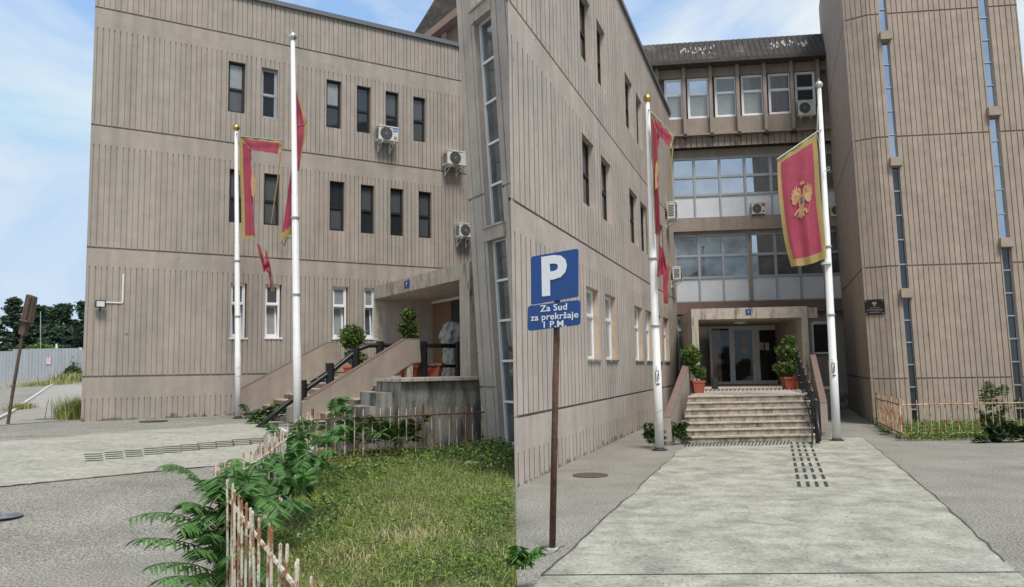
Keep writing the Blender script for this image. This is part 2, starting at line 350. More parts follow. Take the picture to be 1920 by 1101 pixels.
rows = [  # (x0,x1 list), ytop at mid, ybottom at mid
 ('u', [(428, 460), (490.5, 521), (612, 640), (669, 695), (723, 748), (775, 798)], [(115, 210), (128, 222), (150, 240), (162, 249), (173, 258), (184, 266)]),
 ('m', [(430, 462), (495, 524), (618, 646), (676.5, 702), (732, 757), (785.5, 809.5)], [(317, 418), (326, 422), (340, 433), (347, 438), (354, 442), (360, 446)]),
 ('g', [(432, 464), (497, 529), (624, 654), (683, 707)], [(531, 634), (533, 633), (537, 634), (539, 634)])]
holes = []; wins = []
for nm, xs, ys in rows:
    zt = np.mean([FL.zz((a+b)/2, y[0]) for (a, b), y in zip(xs, ys)]); zb = np.mean([FL.zz((a+b)/2, y[1]) for (a, b), y in zip(xs, ys)])
    for i, ((a, b), y) in enumerate(zip(xs, ys)):
        ym = sum(y)/2; s0, s1 = FL.ss(a, ym), FL.ss(b, ym)
        zt_i = (FL.zz((a+b)/2, y[0])+zt)/2; zb_i = (FL.zz((a+b)/2, y[1])+zb)/2
        holes.append((s0, s1, zb_i, zt_i, .17)); wins.append((nm, i, s0, s1, zb_i, zt_i))
hg = [(z, .05) for z in (zL4, zL3, zL2, zL1)]
b = wall(FL, 0, SE, GL-.5, zRoof, holes, fl, hg, pitch=.150, gw=.021, seed=3, back=.03, gd=.036)
link('wall', b, G('wall'), wingL)
cpm = MB(); cpm.fbox(FL, -.02, SE, zRoof, zRoof+.10, -.12, .09); cpm.fbox(FL, 0, SE, zRoof+.10, zRoof+.17, -.12, .04)
link('coping', cpm, G('coping'), wingL)
# end wall and body behind
eb = MB(); k0 = CL+u*.3; k1 = CL+Vector((-.42, 1, 0)).normalized()*9+u*.3; k2 = FL.w(SE, 0, -9)+u*2; k3 = FL.w(SE, 0, -.3)
eb.hexa([Vector((p.x, p.y, GL-.5)) for p in (CL+u*.06-FL.n*.3, k3, k2, k1)]+[Vector((p.x, p.y, zRoof-.02)) for p in (CL+u*.06-FL.n*.3, k3, k2, k1)]); link('rear_body', eb, G('wall'), wingL)
tl = {('u', 0): ('blindw', 'blind'), ('u', 1): ('glass', 'brownb'), ('u', 2): ('blindw', 'glass'), ('u', 4): ('blind', 'glass'), ('u', 5): ('blind', 'blind'), ('u', 3): ('glass', 'glass'),
      ('m', 0): ('blind', 'glass'), ('m', 1): ('blind', 'blind'), ('m', 2): ('glass', 'blind'), ('m', 3): ('blind', 'glass'), ('m', 4): ('blind', 'glass'), ('m', 5): ('blind', 'blind'),
      ('g', 0): ('blind', 'blind'), ('g', 1): ('blind', 'grey'), ('g', 2): ('blindw', 'blindw'), ('g', 3): ('blindw', 'blind')}
for nm, i, s0, s1, z0, z1 in wins:
    t, bo = tl[(nm, i)]
    if nm == 'g':
        o = window(FL, s0, s1-.06, z0, z1, wingL, 'white', -.12, .62, t, bo, tilt=1, fwid=.06)
        sl = MB(); sl.fbox(FL, s0-.03, s1+.02, z0-.05, z0, -.12, .03); link('sill', sl, G('white'), o)
        rv = MB(); rv.fbox(FL, s1-.012, s1-.002, z0, z1, -.165, -.004); rv.fbox(FL, s0, s1-.012, z1-.012, z1-.002, -.165, -.004); link('reveal', rv, G('reveal'), o)
    elif (nm, i) == ('u', 1): window(FL, s0, s1, z0, z1, wingL, 'alu', -.14, .47, t, 'glass', lab='pale framed window in the upper row')
    else: window(FL, s0, s1, z0, z1, wingL, 'dark', -.14, .47, t, bo, fwid=.06)
# blind slats of the ground-floor window
# upper roof storey behind the wing
FU = Fr(LP(9.3, -4.5), -v)
pent = thing('roof_storey', 'brown mansard storey behind the left wing roof with small window', 'building', tuple(LP(10, -4.5)))
def pbox(name, pts, thick, m, Y, par):
    A = [at(x, y, Y) for x, y in pts]; q = MB(); q.prism(A, Vector((0, thick, 0))); return link(name, q, m, par)
pbox('wall', [(818, 120), (818, 62), (862, 32), (862, 120)], .6, G('band'), 33.0, pent)
pbox('roof', [(770, 72), (790, 40), (806, 14), (822, -14), (875, -60), (875, 12), (835, 45), (800, 70), (776, 86)], .5, G('roof'), 32.2, pent)
pbox('eave', [(772, 82), (800, 60), (862, 8), (862, 24), (806, 68), (776, 92)], .9, G('redcap'), 31.9, pent)
pbox('pillar', [(827, 95), (827, 46), (836, 38), (836, 95)], .3, G('wall'), 32.6, pent)
wq = pbox('window', [(806, 92), (808, 72), (825, 59), (825, 92)], .06, G('white'), 32.85, pent)
pbox('pane', [(810, 90), (811, 75), (823, 65), (823, 90)], .03, G('blindw'), 32.80, wq)
# ---- left stair tower
LEAN = .05
A_ = gnd(907, 846, .05)
FT = Fr((A_.x, A_.y), -v)
tw = thing('stair_tower', 'pale brown stair tower with tall recessed window strip beside the left lawn', 'building', (A_.x, A_.y, 0))
zj1 = FT.zz(920, 729); zj2 = FT.zz(895, 381)
s_p1 = .80; s_g0, s_g1 = .82, 1.50
zw = [(FT.zz(925, 433)+.0, 30.), (-.2, FT.zz(925, 433))]
zled = FT.zz(925, 433); ztop = FT.zz(905, 42)
b = wall(FT, 0, s_p1, -.6, 17, [], [(-.6, zj1), (zj1+.06, zj2), (zj2+.06, 17)], [(zj1, .06), (zj2, .06)], pitch=.40, gw=.03, gd=.03, seed=5, back=1.2, start=.22)
wall(FT, s_g1+.12, 2.9, -.6, 17, [], [(-.6, zj1), (zj1+.06, zj2), (zj2+.06, 17)], [(zj1, .06), (zj2, .06)], pitch=.42, gw=.035, gd=.03, seed=6, back=.3, mb=b, start=.2)
b.fbox(FT, s_p1, s_p1+.02, -.6, 17, -1., -.12); b.fbox(FT, s_g1+.10, s_g1+.12, -.6, 17, -1., -.02)
b.fbox(FT, s_p1, s_g1+.12, -.6, .3, -1., -.05)
link('wall', b, G('wall2'), tw, lean=LEAN)
bd = MB(); bd.fbox(FT, .05, 2.0, -.6, 17, -1.3, -.9); link('rear_body', bd, G('wall2'), tw, lean=LEAN)
for z in (zled, ztop):
    q = MB(); q.fbox(FT, s_p1-.06, s_g1+.16, z-.28, z, -.5, .06)
    q.fbox(FT, s_p1-.10, s_g1+.18, z, z+.05, -.5, .10)
    link('ledge', q, G('wall2'), tw, lean=LEAN)
z = zled-.35; k = 0
def strip(fr, s0, s1, z0, z1, n, par, lean=None, off=-.28, gl_='bglass', fw=.05, frm='alu'):
    h = (z1-z0)/n
    f = MB(); f.fbox(fr, s0, s0+fw, z0, z1, off-.03, off+.05); f.fbox(fr, s1-fw*.6, s1, z0, z1, off-.03, off+.05)
    for i in range(n+1): f.fbox(fr, s0+fw, s1-fw*.6, z0+i*h-fw*.5, z0+i*h+fw*.5, off-.03, off+.05)
    o = link('window_strip', f, G(frm), par, lean=lean)
    for i in range(n):
        p = MB(); p.fbox(fr, s0+fw, s1-fw*.6, z0+i*h+fw*.5, z0+(i+1)*h-fw*.5, off-.02, off); link('pane', p, G(gl_), o, lean=lean)
    return o
strip(FT, s_g0, s_g1+.1, .3, zled-.28, 5, tw, LEAN, off=-.18, gl_='glass2', frm='white')
strip(FT, s_g0, s_g1+.1, zled+.05, ztop-.28, 5, tw, LEAN, off=-.18, gl_='glass2', frm='white')
strip(FT, s_g0, s_g1+.1, ztop+.05, 16.5, 4, tw, LEAN, off=-.18, gl_='glass2', frm='white')
# ---- left entrance: porch, landing, steps, parapets
ZLd = 1.75
o_front = gnd(864, 709.5, 1.66); o_front = Vector((o_front.x, o_front.y, 0))
sF = (o_front-CL).dot(u); dF = -(o_front-CL).dot(v)
sF = min(sF, 8.6)
FC = Fr(LP(sF, 0), -v)         # s measured as distance d from the facade
dR = FC.ss(881, 600); dL = max(.02, FC.ss(692, 560)); dRi = FC.ss(862, 600); dLi = FC.ss(701, 620)
zc1 = FC.zz(863, 495); zc0 = FC.zz(855, 525)
zc1b = FC.zz(692, 540); print('porch', sF, dL, dR, zc0, zc1, zc1b)
zc1 = (zc1+zc1b)/2; zc0 = zc1-.42
DEP = 2.2
porch = thing('entrance_porch', 'concrete entrance porch at the top of the left stairs, seen from the side', 'porch', tuple(LP(sF, dR, ZLd)))
q = MB(); q.fbox(FC, dL, dR, zc0, zc1, -DEP, 0); q.fbox(FC, dRi+.0, dR, ZLd, zc0, -.35, 0); q.fbox(FC, dL, dLi, ZLd, zc0, -.35, 0)
link('canopy', q, G('lgrey'), porch)
q = MB(); q.fbox(FC, dL+.02, dLi-.02, ZLd, zc0, -DEP, -.35); link('side_wall', q, G('wall2'), porch)
FS = Fr(LP(sF, dR-.02), u)
q = wall(FS, .35, 3.4, ZLd-.2, zc0, [], [(ZLd-.2, zc0)], [], pitch=.28, gw=.03, seed=9, back=.2); link('side_wall', q, G('wall'), porch)
q = MB(); q.fbox(FC, dL, dR+2, ZLd, zc0+1, -DEP-.4, -DEP-.1); link('rear_wall', q, G('wall'), porch)
# rear wall with glazed door
FD = Fr(LP(sF+DEP-.05, 0), -v)
dd0 = FD.ss(809, 600)
door = MB(); dw = (dR-dd0); zt = zc0-.02
def dbars(mb, fr, ss, z0, z1, w_=.09, off0=-.05, off1=.05):
    for s_ in ss: mb.fbox(fr, s_-w_/2, s_+w_/2, z0, z1, off0, off1)
    for a, c in zip(ss[:-1], ss[1:]):
        mb.fbox(fr, a+w_/2, c-w_/2, z1-w_, z1, off0, off1); mb.fbox(fr, a+w_/2, c-w_/2, z0, z0+w_, off0, off1)
ssd = [dd0+.05, dd0+dw*.36, dd0+dw*.68, dR-.05]
dbars(door, FD, ssd, ZLd, zt)
do = link('door_screen', door, G('white'), porch)
for i, (a, c) in enumerate(zip(ssd[:-1], ssd[1:])):
    if i == 0:
        mid = a+(c-a)*.62
        p = MB(); p.fbox(FD, a+.045, mid, ZLd+.09, zt-.09, -.01, .01); link('pane', p, G('brownb'), do)
        p = MB(); p.fbox(FD, mid, c-.045, ZLd+.09, zt-.09, -.01, .01); link('pane', p, G('glass'), do)
    else:
        p = MB(); p.fbox(FD, a+.045, c-.045, ZLd+.09, zt-.09, -.01, .01); link('pane', p, G('glass'), do)
q = MB(); hd_ = FC.ss(820, 550); q.lathe(LP(sF+DEP*.5, dR*.72, zc0-.12), [(.02, 0), (.20, .02), (.24, .07), (.24, .12)], 20); link('ceiling_lamp', q, G('lampg'), porch, smooth=False)
# number plate
def text_mesh(name, body, fr, s, z, size, off, m, parent, align='CENTER', th=.004, bold=0., xs=1., spc=1.):
    cu = bpy.data.curves.new(name, 'FONT'); cu.body = body; cu.size = size; cu.align_x = align; cu.align_y = 'CENTER'; cu.extrude = th; cu.offset = bold; cu.space_character = spc
    cu.resolution_u = 3
    to = bpy.data.objects.new(name, cu); C.objects.link(to)
    dg = bpy.context.evaluated_depsgraph_get(); me = bpy.data.meshes.new_from_object(to.evaluated_get(dg))
    bpy.data.objects.remove(to)
    right = fr.d if fr.d.dot(Vector((1, 0, 0))) > 0 else -fr.d
    base = Vector(parent['_b']); o0 = fr.w(s, z, off)
    for vv in me.vertices:
        c = vv.co; vv.co = o0+right*c.x*xs+Vector((0, 0, 1))*c.y+fr.n*c.z-base
    me.materials.clear(); me.materials.append(m)
    o = bpy.data.objects.new(name, me); C.objects.link(o); o.parent = parent; o['_b'] = parent['_b']; return o
sn, zn = FC.hit(763.5, 533.5)
q = MB(); q.fbox(FC, sn-.19, sn+.19, zn-.12, zn+.12, .002, .02)
npl = tag(link('number_plate', q, G('blue'), None, tuple(FC.w(sn, zn))), 'small blue house number plate on the left porch lintel', 'number plate')
text_mesh('numeral', '1', FC, sn, zn, .2, .024, G('swhite'), npl)
# stairs
dNear, dFar = 6.45, .45
sFoot = (gnd(545, 795, GL)-CL).dot(u); sFoot = 4.2; sTop = 6.5; nst = 7
stairs = thing('entrance_stairs', 'marble steps beside the left wing seen from the side, brown parapets', 'stairs', tuple(LP(sFoot, 3, GL)))
rise = (ZLd-GL)/nst; run = (sTop-sFoot-.3)/(nst-1)
st = MB(); ns_ = MB()
def LB(mb, s0, s1, d0, d1, z0, z1):
    mb.hexa([LP(s0, d0, z0), LP(s1, d0, z0), LP(s1, d1, z0), LP(s0, d1, z0), LP(s0, d0, z1), LP(s1, d0, z1), LP(s1, d1, z1), LP(s0, d1, z1)])
for i in range(nst):
    s0 = sFoot+.3+i*run; z1 = GL+(i+1)*rise
    LB(st, s0, s0+run if i < nst-1 else sTop, dFar, dNear+.42-.01*i, GL-.4, z1-.04)
    if i < nst-1: LB(ns_, s0-.04, s0+run, dFar, dNear+.46, z1-.04, z1)
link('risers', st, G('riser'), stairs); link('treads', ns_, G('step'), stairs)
# landing
q = MB(); sB = (gnd(749, 716, ZLd)-CL).dot(u)
dB = 8.6
LB(q, 6.05, 10.5, dNear+.47, dB-.15, -.2, ZLd-.07); link('landing_block', q, G('stain'), stairs)
q = MB(); LB(q, sTop-.02, 10.6, 0.02, dNear+.47, ZLd-.07, ZLd); LB(q, 5.98, 10.6, dNear+.472, dB, ZLd-.07, ZLd); link('landing_slab', q, G('lgrey'), stairs)
q = MB(); LB(q, sTop, 10.4, dFar, dNear+.3, 0, ZLd-.07)
for i in range(3): LB(q, 6.045-.42*(i+1), 6.045-.42*i-.001, dNear+.48, dB-.6, -.1, ZLd-.3*(i+1)-.02)
link('side_block', q, G('stain'), stairs)
def parapet(pts, d, th, name='parapet'):
    P = Fr(LP(0, d), u); A = []
    for x, y in pts: s_, z_ = P.hit(x, y); A.append(P.w(s_, z_))
    q = MB(); q.prism(A, -P.n*th)
    o = link(name, q, G('band'), stairs); return P, A, o
P1, A1, o1 = parapet([(446.5, 734), (614, 643.5), (635.5, 643.5), (636, 692), (610, 697), (488, 775), (446, 775)], dFar+.1, .22)
q = MB(); q.prism([A1[0]+Vector((0, 0, .0)), A1[1], A1[1]+Vector((0, 0, .03)), A1[0]+Vector((0, 0, .03))], -P1.n*.23); q.prism([A1[1]+Vector((0, 0, .001)), A1[2], A1[2]+Vector((0, 0, .03)), A1[1]+Vector((0, 0, .03))], -P1.n*.23); link('coping', q, G('redcap'), o1)
q = MB(); q.fbox(P1, P1.ss(450, 778), P1.ss(457, 778), GL-.1, A1[-1].z+.02, -.2, -.03); link('footing', q, G('wall'), o1)
P2, A2, o2 = parapet([(543, 764), (575, 751), (761.5, 637), (786.5, 637), (789.5, 679), (773, 680.5), (640, 769), (600, 792), (543, 792)], dNear, .24)
q = MB(); q.prism([A2[1]+Vector((0, 0, .001)), A2[2], A2[2]+Vector((0, 0, .035)), A2[1]+Vector((0, 0, .035))], -P2.n*.25); q.prism([A2[2]+Vector((0, 0, .002)), A2[3], A2[3]+Vector((0, 0, .035)), A2[2]+Vector((0, 0, .035))], -P2.n*.25); link('coping', q, G('redcap'), o2)
for (x, ya, yb) in ((770, 676, 716), (711, 718, 752)):
    s_, za = P2.hit(x, ya); _, zb = P2.hit(x, yb); q = MB(); q.fbox(P2, s_-.08, s_+.08, min(zb, ZLd), za+.1, -.2, -.04); link('leg', q, G('lgrey'), o2)
# black handrail
PR = Fr(LP(0, dNear-.42), u)
rail = thing('stair_railing', 'thick black pipe railing running up the left stairs', 'railing', tuple(LP(sFoot, dNear-.4, GL)))
def pr(x, y): s_, z_ = PR.hit(x, y); return PR.w(s_, z_)
q = MB(); q.tube([pr(480, 806), pr(520, 771), pr(567, 735), pr(618, 699), pr(660, 665), pr(672, 655), pr(690, 648), pr(712, 647.5), pr(793, 648), pr(858, 648.5)], .062, 10); link('handrail', q, G('black'), rail, smooth=True)
q = MB(); q.tube([pr(793, 686), pr(858, 686.5)], .045, 8); link('lower_rail', q, G('black'), rail, smooth=True)
for x, ya, yb in ((567, 713, 763), (618, 681, 737), (666, 652, 722), (712, 640, 709), (793, 640, 713), (858, 641, 712)):
    q = MB(); a_, b_ = pr(x, ya), pr(x+1.5, yb); s_ = PR.ss(x, ya); q.tube([a_, (a_+b_)/2, b_], .105, 8)
    link('post', q, G('black'), rail)
q = MB(); q.tube([pr(484, 801), pr(480, 812)], .03, 6); link('foot', q, G('black'), rail)
# ================================================================= RIGHT PLACE
b1 = math.atan((1458-960)/F); b2 = math.atan(11560/F)
ur = Vector((math.sin(b1), math.cos(b1), 0)); cr = Vector((math.sin(b2), -math.cos(b2), 0))
W0 = gnd(972, 913, 0)
FW_ = Fr((W0.x, W0.y), ur)
s_near = FW_.ss(960, 500)+.0
# back corner where the wing meets the rear facade
r_ = ray(1263, 400); t_ = None
s_far = FW_.ss(1263, 400); BK = FW_.w(s_far, 0); print('back corner', BK, s_far)
FB = Fr((BK.x, BK.y), cr)
za = FW_.zz(1100, 198); zb_ = FW_.zz(1100, 462); zc = FW_.zz(1100, 758)
zroof = FW_.zz(1210, 114); print('wing z', zc, zb_, za, zroof)
rw = [([(1087, 1106.6), (1120, 1134.8), (1173, 1186), (1193.8, 1203.8)], [(-18, 113), (42, 161), (150, 246), (190, 279)]),
      ([(1092.5, 1114), (1128, 1146), (1181, 1196), (1202, 1214), (1236, 1244)], [(252, 381), (290, 409), (358, 457), (384, 478), (426, 500)]),
      ([(1100.7, 1123.8), (1135.6, 1156), (1190.4, 1205.5), (1211.6, 1224.4), (1232, 1241), (1244.7, 1255)], [(528, 670), (546, 671), (570, 676), (581, 677), (590, 678), (596, 680)])]
holes = []; ww = []
for ri, (xs, ys) in enumerate(rw):
    zt = np.median([FW_.zz((a+c)/2, y[0]+4) for (a, c), y in zip(xs, ys)]); zb = np.median([FW_.zz((a+c)/2, y[1]) for (a, c), y in zip(xs, ys)])
    for (a, c), y in zip(xs, ys):
        ym = sum(y)/2; s0, s1 = FW_.ss(a, ym), FW_.ss(c, ym); holes.append((s0, s1, zb, zt, .23)); ww.append((ri, s0, s1, zb, zt))
wingR = thing('office_wing', 'long beige ribbed wing running away behind the blue parking sign', 'building', (W0.x, W0.y, 0))
dz = lambda px_, y0, y1: (FW_.zz(px_, y0)-FW_.zz(px_, y1))
fl = [(-.1, zc-dz(980, 782, 845)), (zc+.05, zb_-dz(980, 384, 436)), (zb_+.05, za-dz(985, 40, 92)), (za+.05, zroof+1)]
q = wall(FW_, s_near, s_far, -.4, zroof, holes, fl, [(z, .05) for z in (zc, zb_, za)], pitch=.31, gw=.040, gd=.06, seed=11, reveal=.22, back=.004, shade_grooves=True)
link('wall', q, [G('wall2'), mat('groove_shade', (.20, .17, .145), .95, .25, 5.)], wingR)  # grooves coloured darker, standing in for the shade inside them
q = MB(); q.fbox(FW_, s_near+2, s_far, zroof, zroof+.14, -.4, .08); link('coping', q, G('coping'), wingR)
P0 = FW_.w(s_near, 0)
q = MB(); q.hexa([(P0.x, P0.y, -.4), (P0.x+.02, P0.y+.1, -.4), (P0.x+1.2, 19.5, -.4), (.0, 19.5, -.4), (P0.x, P0.y, zroof), (P0.x+.02, P0.y+.1, zroof), (P0.x+1.2, 19.5, zroof), (.0, 19.5, zroof)])
link('end_wall', q, G('wall2'), wingR)
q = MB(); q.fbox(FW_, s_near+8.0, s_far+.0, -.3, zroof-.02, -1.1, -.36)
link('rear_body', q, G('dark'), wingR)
for ri, s0, s1, z0, z1 in ww:
    if ri == 2:
        o = window(FW_, s0, s1, z0, z1, wingR, 'white', -.18, .62, 'blindw', 'blindw', tilt=0)
        rv = MB(); rv.fbox(FW_, s1-.012, s1-.002, z0, z1, -.22, -.004); rv.fbox(FW_, s0, s1-.012, z1-.012, z1-.002, -.22, -.004); link('reveal', rv, G('reveal'), o)
        rv = MB(); rv.fbox(FW_, s0-.03, s1+.03, z0-.05, z0, -.3, .04); link('sill', rv, G('stain'), o)
    else: window(FW_, s0, s1, z0, z1, wingR, 'dark' if (ri, round(s0)) != (0, -1) else 'white', -.17, .5, 'glass', 'glass')
# ---- rear facade
rear = thing('office_building', 'rear office block with glazed storeys above the stairs, mossy mansard roof', 'building', (BK.x, BK.y, 0))
s_end = FB.ss(1590, 450); print('rear width', s_end)
B = lambda x, y, off=0: FB.hit(x, y, off)
X0 = -1.2
def bandz(x, y0, y1, off=0): return FB.zz(x, y1, off), FB.zz(x, y0, off)
OT = .7
z_br0, z_br1 = FB.zz(1267, 590), FB.zz(1267, 568)            # brown band over ground floor
zg2b, zg2t = FB.zz(1267, 567), FB.zz(1267, 443)
zs0, zs1 = FB.zz(1262, 437), FB.zz(1262, 412)
zg1t = FB.zz(1262, 300); zfl0, zfl1 = FB.zz(1264, 281, .25), FB.zz(1264, 254, .25)
q = MB(); q.fbox(FB, X0, s_end, -.2, z_br0, -.6, -.3); q.fbox(FB, X0, s_end, -.2, 13, -5, -.6); link('wall', q, G('wall'), rear)
q = MB(); q.fbox(FB, X0, s_end, z_br0, z_br1, -.35, .06); link('brown_band', q, G('redcap'), rear)
q = MB(); q.fbox(FB, X0, s_end, zs0, zs1, -.35, .28); link('sill_band', q, G('band'), rear)
q = MB(); q.fbox(FB, X0, s_end, zg2t, zs0, -.4, -.05); q.fbox(FB, X0, s_end, zg1t, zfl0, -.35, .02); link('lintel_band', q, G('wall'), rear)
FBo = Fr(FB.w(0, 0, .50), cr)
q = wall(FBo, X0, s_end, zfl0, zfl1, [], [(zfl0, zfl1)], [], pitch=.235, gw=.045, gd=.06, seed=14, back=.9); link('ribbed_band', q, G('band'), rear)
def curtain(ss, zs, kinds, off, name):
    f = MB(); w_ = .07
    for s_ in ss: f.fbox(FB, s_-w_/2, s_+w_/2, zs[0], zs[-1], off-.05, off+.05)
    for z_ in zs:
        for a, c in zip(ss[:-1], ss[1:]): f.fbox(FB, a+w_/2, c-w_/2, z_-w_/2, z_+w_/2, off-.05, off+.04)
    o = link(name, f, G('alu'), rear)
    for i, (a, c) in enumerate(zip(ss[:-1], ss[1:])):
        for j, (z0, z1) in enumerate(zip(zs[:-1], zs[1:])):
            p = MB(); k = kinds(i, j); d = 0 if k == 'panel' else -.02
            p.fbox(FB, a+w_/2, c-w_/2, z0+w_/2, z1-w_/2, off-.03+d, off-.01+d)
            link('panel' if k == 'panel' else 'pane', p, G(k), o)
            if k != 'panel':
                g = .025; p = MB(); e = w_/2
                p.fbox(FB, a+e, a+e+g, z0+e, z1-e, off-.028, off+.03); p.fbox(FB, c-e-g, c-e, z0+e, z1-e, off-.028, off+.03)
                p.fbox(FB, a+e+g, c-e-g, z0+e, z0+e+g, off-.028, off+.03); p.fbox(FB, a+e+g, c-e-g, z1-e-g, z1-e, off-.028, off+.03)
                link('sash', p, G('alu'), o)
    return o
ss = [FB.ss(x, 340) for x in (1261.5, 1301.6, 1349.5, 1396.7, 1445.6, 1492, 1538, 1582)]
zz = [zs1+.0, FB.zz(1280, 368.5), FB.zz(1280, 334.5), zg1t]
curtain(ss, zz, lambda i, j: 'panel' if j == 0 else 'bglass', 0, 'glazed_front')
ss = [FB.ss(x, 500, -.05) for x in (1266, 1311, 1356, 1404)]
zz = [zg2b, FB.zz(1280, 522), FB.zz(1280, 481), zg2t-.0]
curtain(ss, zz, lambda i, j: 'panel' if j == 0 else 'glass2', -.08, 'glazed_front')
ss = [FB.ss(x, 500, -.05) for x in (1409, 1455, 1500, 1545, 1585)]
curtain(ss, zz, lambda i, j: 'panel' if j == 0 else ('glass2' if j == 1 else 'bglass'), -.08, 'glazed_front')
q = MB(); q.fbox(FB, FB.ss(1404, 500)+.02, FB.ss(1409, 500)-.02+.06, zg2b, zg2t, -.2, .02); link('column', q, G('band'), rear)
# top storey: spandrel, fins, windows, mansard
zt0, zt1 = FB.zz(1263, 253, OT), FB.zz(1263, 222, OT)
zl = FB.zz(1263, 145, OT); zh = FB.zz(1263, 122, OT)
q = MB(); q.fbox(FB, X0-.6, s_end, zt0, zt1, -.4, OT-.18); q.fbox(FB, X0-.6, s_end, zt0-.07, zt0, -.4, OT+.02, 0); link('spandrel', q, G('band'), rear)
q = MB(); q.fbox(FB, X0-.6, s_end, zl, zh, -.4, OT-.18); q.fbox(FB, X0-.6, s_end, zt1, zl, -.4, OT-.55); link('wall', q, G('band'), rear)
for x in (1233, 1283, 1333, 1384, 1435, 1486, 1536):
    s_ = FB.ss(x, 190, OT); q = MB(); q.fbox(FB, s_-.07, s_+.07, zt0+.0, zh+.02, OT-.17, OT+.06); link('fin', q, G('band'), rear)
    q = MB(); q.fbox(FB, s_-.09, s_+.09, zt0-.16, zt0-.07, OT-.17, OT+.08); link('bracket', q, G('dark'), rear)
for x0, x1, t, bo in ((1246, 1281, 'bglass', 'blindw'), (1289, 1330, 'bglass', 'blindw'), (1340, 1382, 'blindw', 'blindw'), (1390, 1433, 'blindw', 'blindw'), (1441, 1484, 'bglass', 'bglass'), (1491, 1529, 'glass', 'glass')):
    s0, s1 = FB.ss(x0, 185, OT-.3), FB.ss(x1, 185, OT-.3)
    window(FB, s0, s1, zt1+.02, zl-.02, rear, 'white', OT-.3, .6, t, bo, fwid=.07)
ms = MB(); zr1 = FB.zz(1201, 82, .2)
i = 0; s_ = X0-1.2
while s_ < s_end:
    a, c = s_, s_+.2; ms.hexa([FB.w(a, zh, OT+.45), FB.w(c, zh, OT+.45), FB.w(c, zh, OT), FB.w(a, zh, OT), FB.w(a, zr1, .0), FB.w(c, zr1, .0), FB.w(c, zr1, -.4), FB.w(a, zr1, -.4)]); s_ += .235
link('mansard_roof', ms, G('roof'), rear)
q = MB(); q.hexa([FB.w(X0-1.2, zh+.01, OT+.41), FB.w(s_end, zh+.01, OT+.41), FB.w(s_end, zh+.01, OT), FB.w(X0-1.2, zh+.01, OT), FB.w(X0-1.2, zr1-.02, -.04), FB.w(s_end, zr1-.02, -.04), FB.w(s_end, zr1-.02, -.4), FB.w(X0-1.2, zr1-.02, -.4)])
link('roof_lining', q, G('roof'), rear)
q = MB(); q.fbox(FB, X0-1.2, s_end, zh-.16, zh-.003, -.2, OT+.5); link('eave', q, mat('mossy_eave', (.075, .065, .055), .95, .3, 6., .4, 30.), rear)
# white lichen marks in two clumps
lm = MB()
for x0, x1, y0, y1, n in ((1272, 1340, 92, 112, 26), (1442, 1512, 82, 100, 26)):
    for _ in range(n):
        x = rnd.uniform(x0, x1); y = rnd.uniform(y0, y1)-(x-x0)*.06; off = .45
        s_, z_ = FB.hit(x, y, off); f = (z_-zh)/(zr1-zh); oo = (OT+.45)*(1-f)+.012; h = rnd.uniform(.08, .3); w_ = rnd.uniform(.03, .08)
        f2 = (z_+h-zh)/(zr1-zh); oo2 = (OT+.45)*(1-f2)+.012
        lm.quad(FB.w(s_, z_, oo), FB.w(s_+w_, z_+.02, oo), FB.w(s_+w_*.8, z_+h, oo2), FB.w(s_+.01, z_+h*.9, oo2))
link('lichen', lm, mat('white_lichen', (.33, .32, .30), .9, .3, 8.), rear)
# ground-floor side windows
window(FB, FB.ss(1268, 650, -.25), FB.ss(1300, 650, -.25), FB.zz(1268, 712, -.25), FB.zz(1268, 594, -.25), rear, 'white', -.25, .78, 'blindw', 'blindw', fwid=.09)
window(FB, FB.ss(1522, 630, -.25), FB.ss(1562, 630, -.25), FB.zz(1540, 664, -.25), FB.zz(1540, 605, -.25), rear, 'white', -.25, .99, 'glass', 'glass', fwid=.05)
# ---- right porch
ZR = 1.12
FP = Fr(FB.w(0, 0, 5.3), cr)
porchR = thing('entrance_porch', 'concrete entrance porch facing the viewer above the marble steps', 'porch', tuple(FP.w(1, ZR)))
pl, pr_ = FP.ss(1298.5, 650), FP.ss(1517, 650); pli, pri = FP.ss(1311, 650), FP.ss(1505, 650)
zp1 = FP.zz(1400, 577); zp0 = FP.zz(1400, 597.5)
q = MB(); q.fbox(FP, pl, pr_, zp0, zp1, -5.2, 0); q.fbox(FP, pl, pli, ZR, zp0, -.3, 0); q.fbox(FP, pri, pr_, ZR, zp0, -.3, 0)
link('canopy', q, G('lgrey'), porchR)
q = MB(); q.fbox(FP, pl+.01, pli-.01, ZR, zp0, -5.2, -.3); link('side_wall', q, G('wall2'), porchR)
q = MB(); q.fbox(FP, pri+.01, pr_-.01, ZR, zp0, -5.2, -.3); link('side_wall', q, G('wall2'), porchR)
q = MB(); q.fbox(FP, pr_, pr_+.42, zp1-.42, zp1-.03, -.9, -.3); link('beam_end', q, G('lgrey'), porchR)
FD2 = Fr(FB.w(0, 0, .25), cr)
dl, dr = FD2.ss(1333, 660), FD2.ss(1497, 660); zdt = FD2.zz(1400, 611)
ssd = [dl, FD2.ss(1370, 660), FD2.ss(1417, 660), FD2.ss(1464, 660), dr]
d = MB(); dbars(d, FD2, ssd, ZR, zdt, .10)
do = link('door_screen', d, G('white'), porchR)
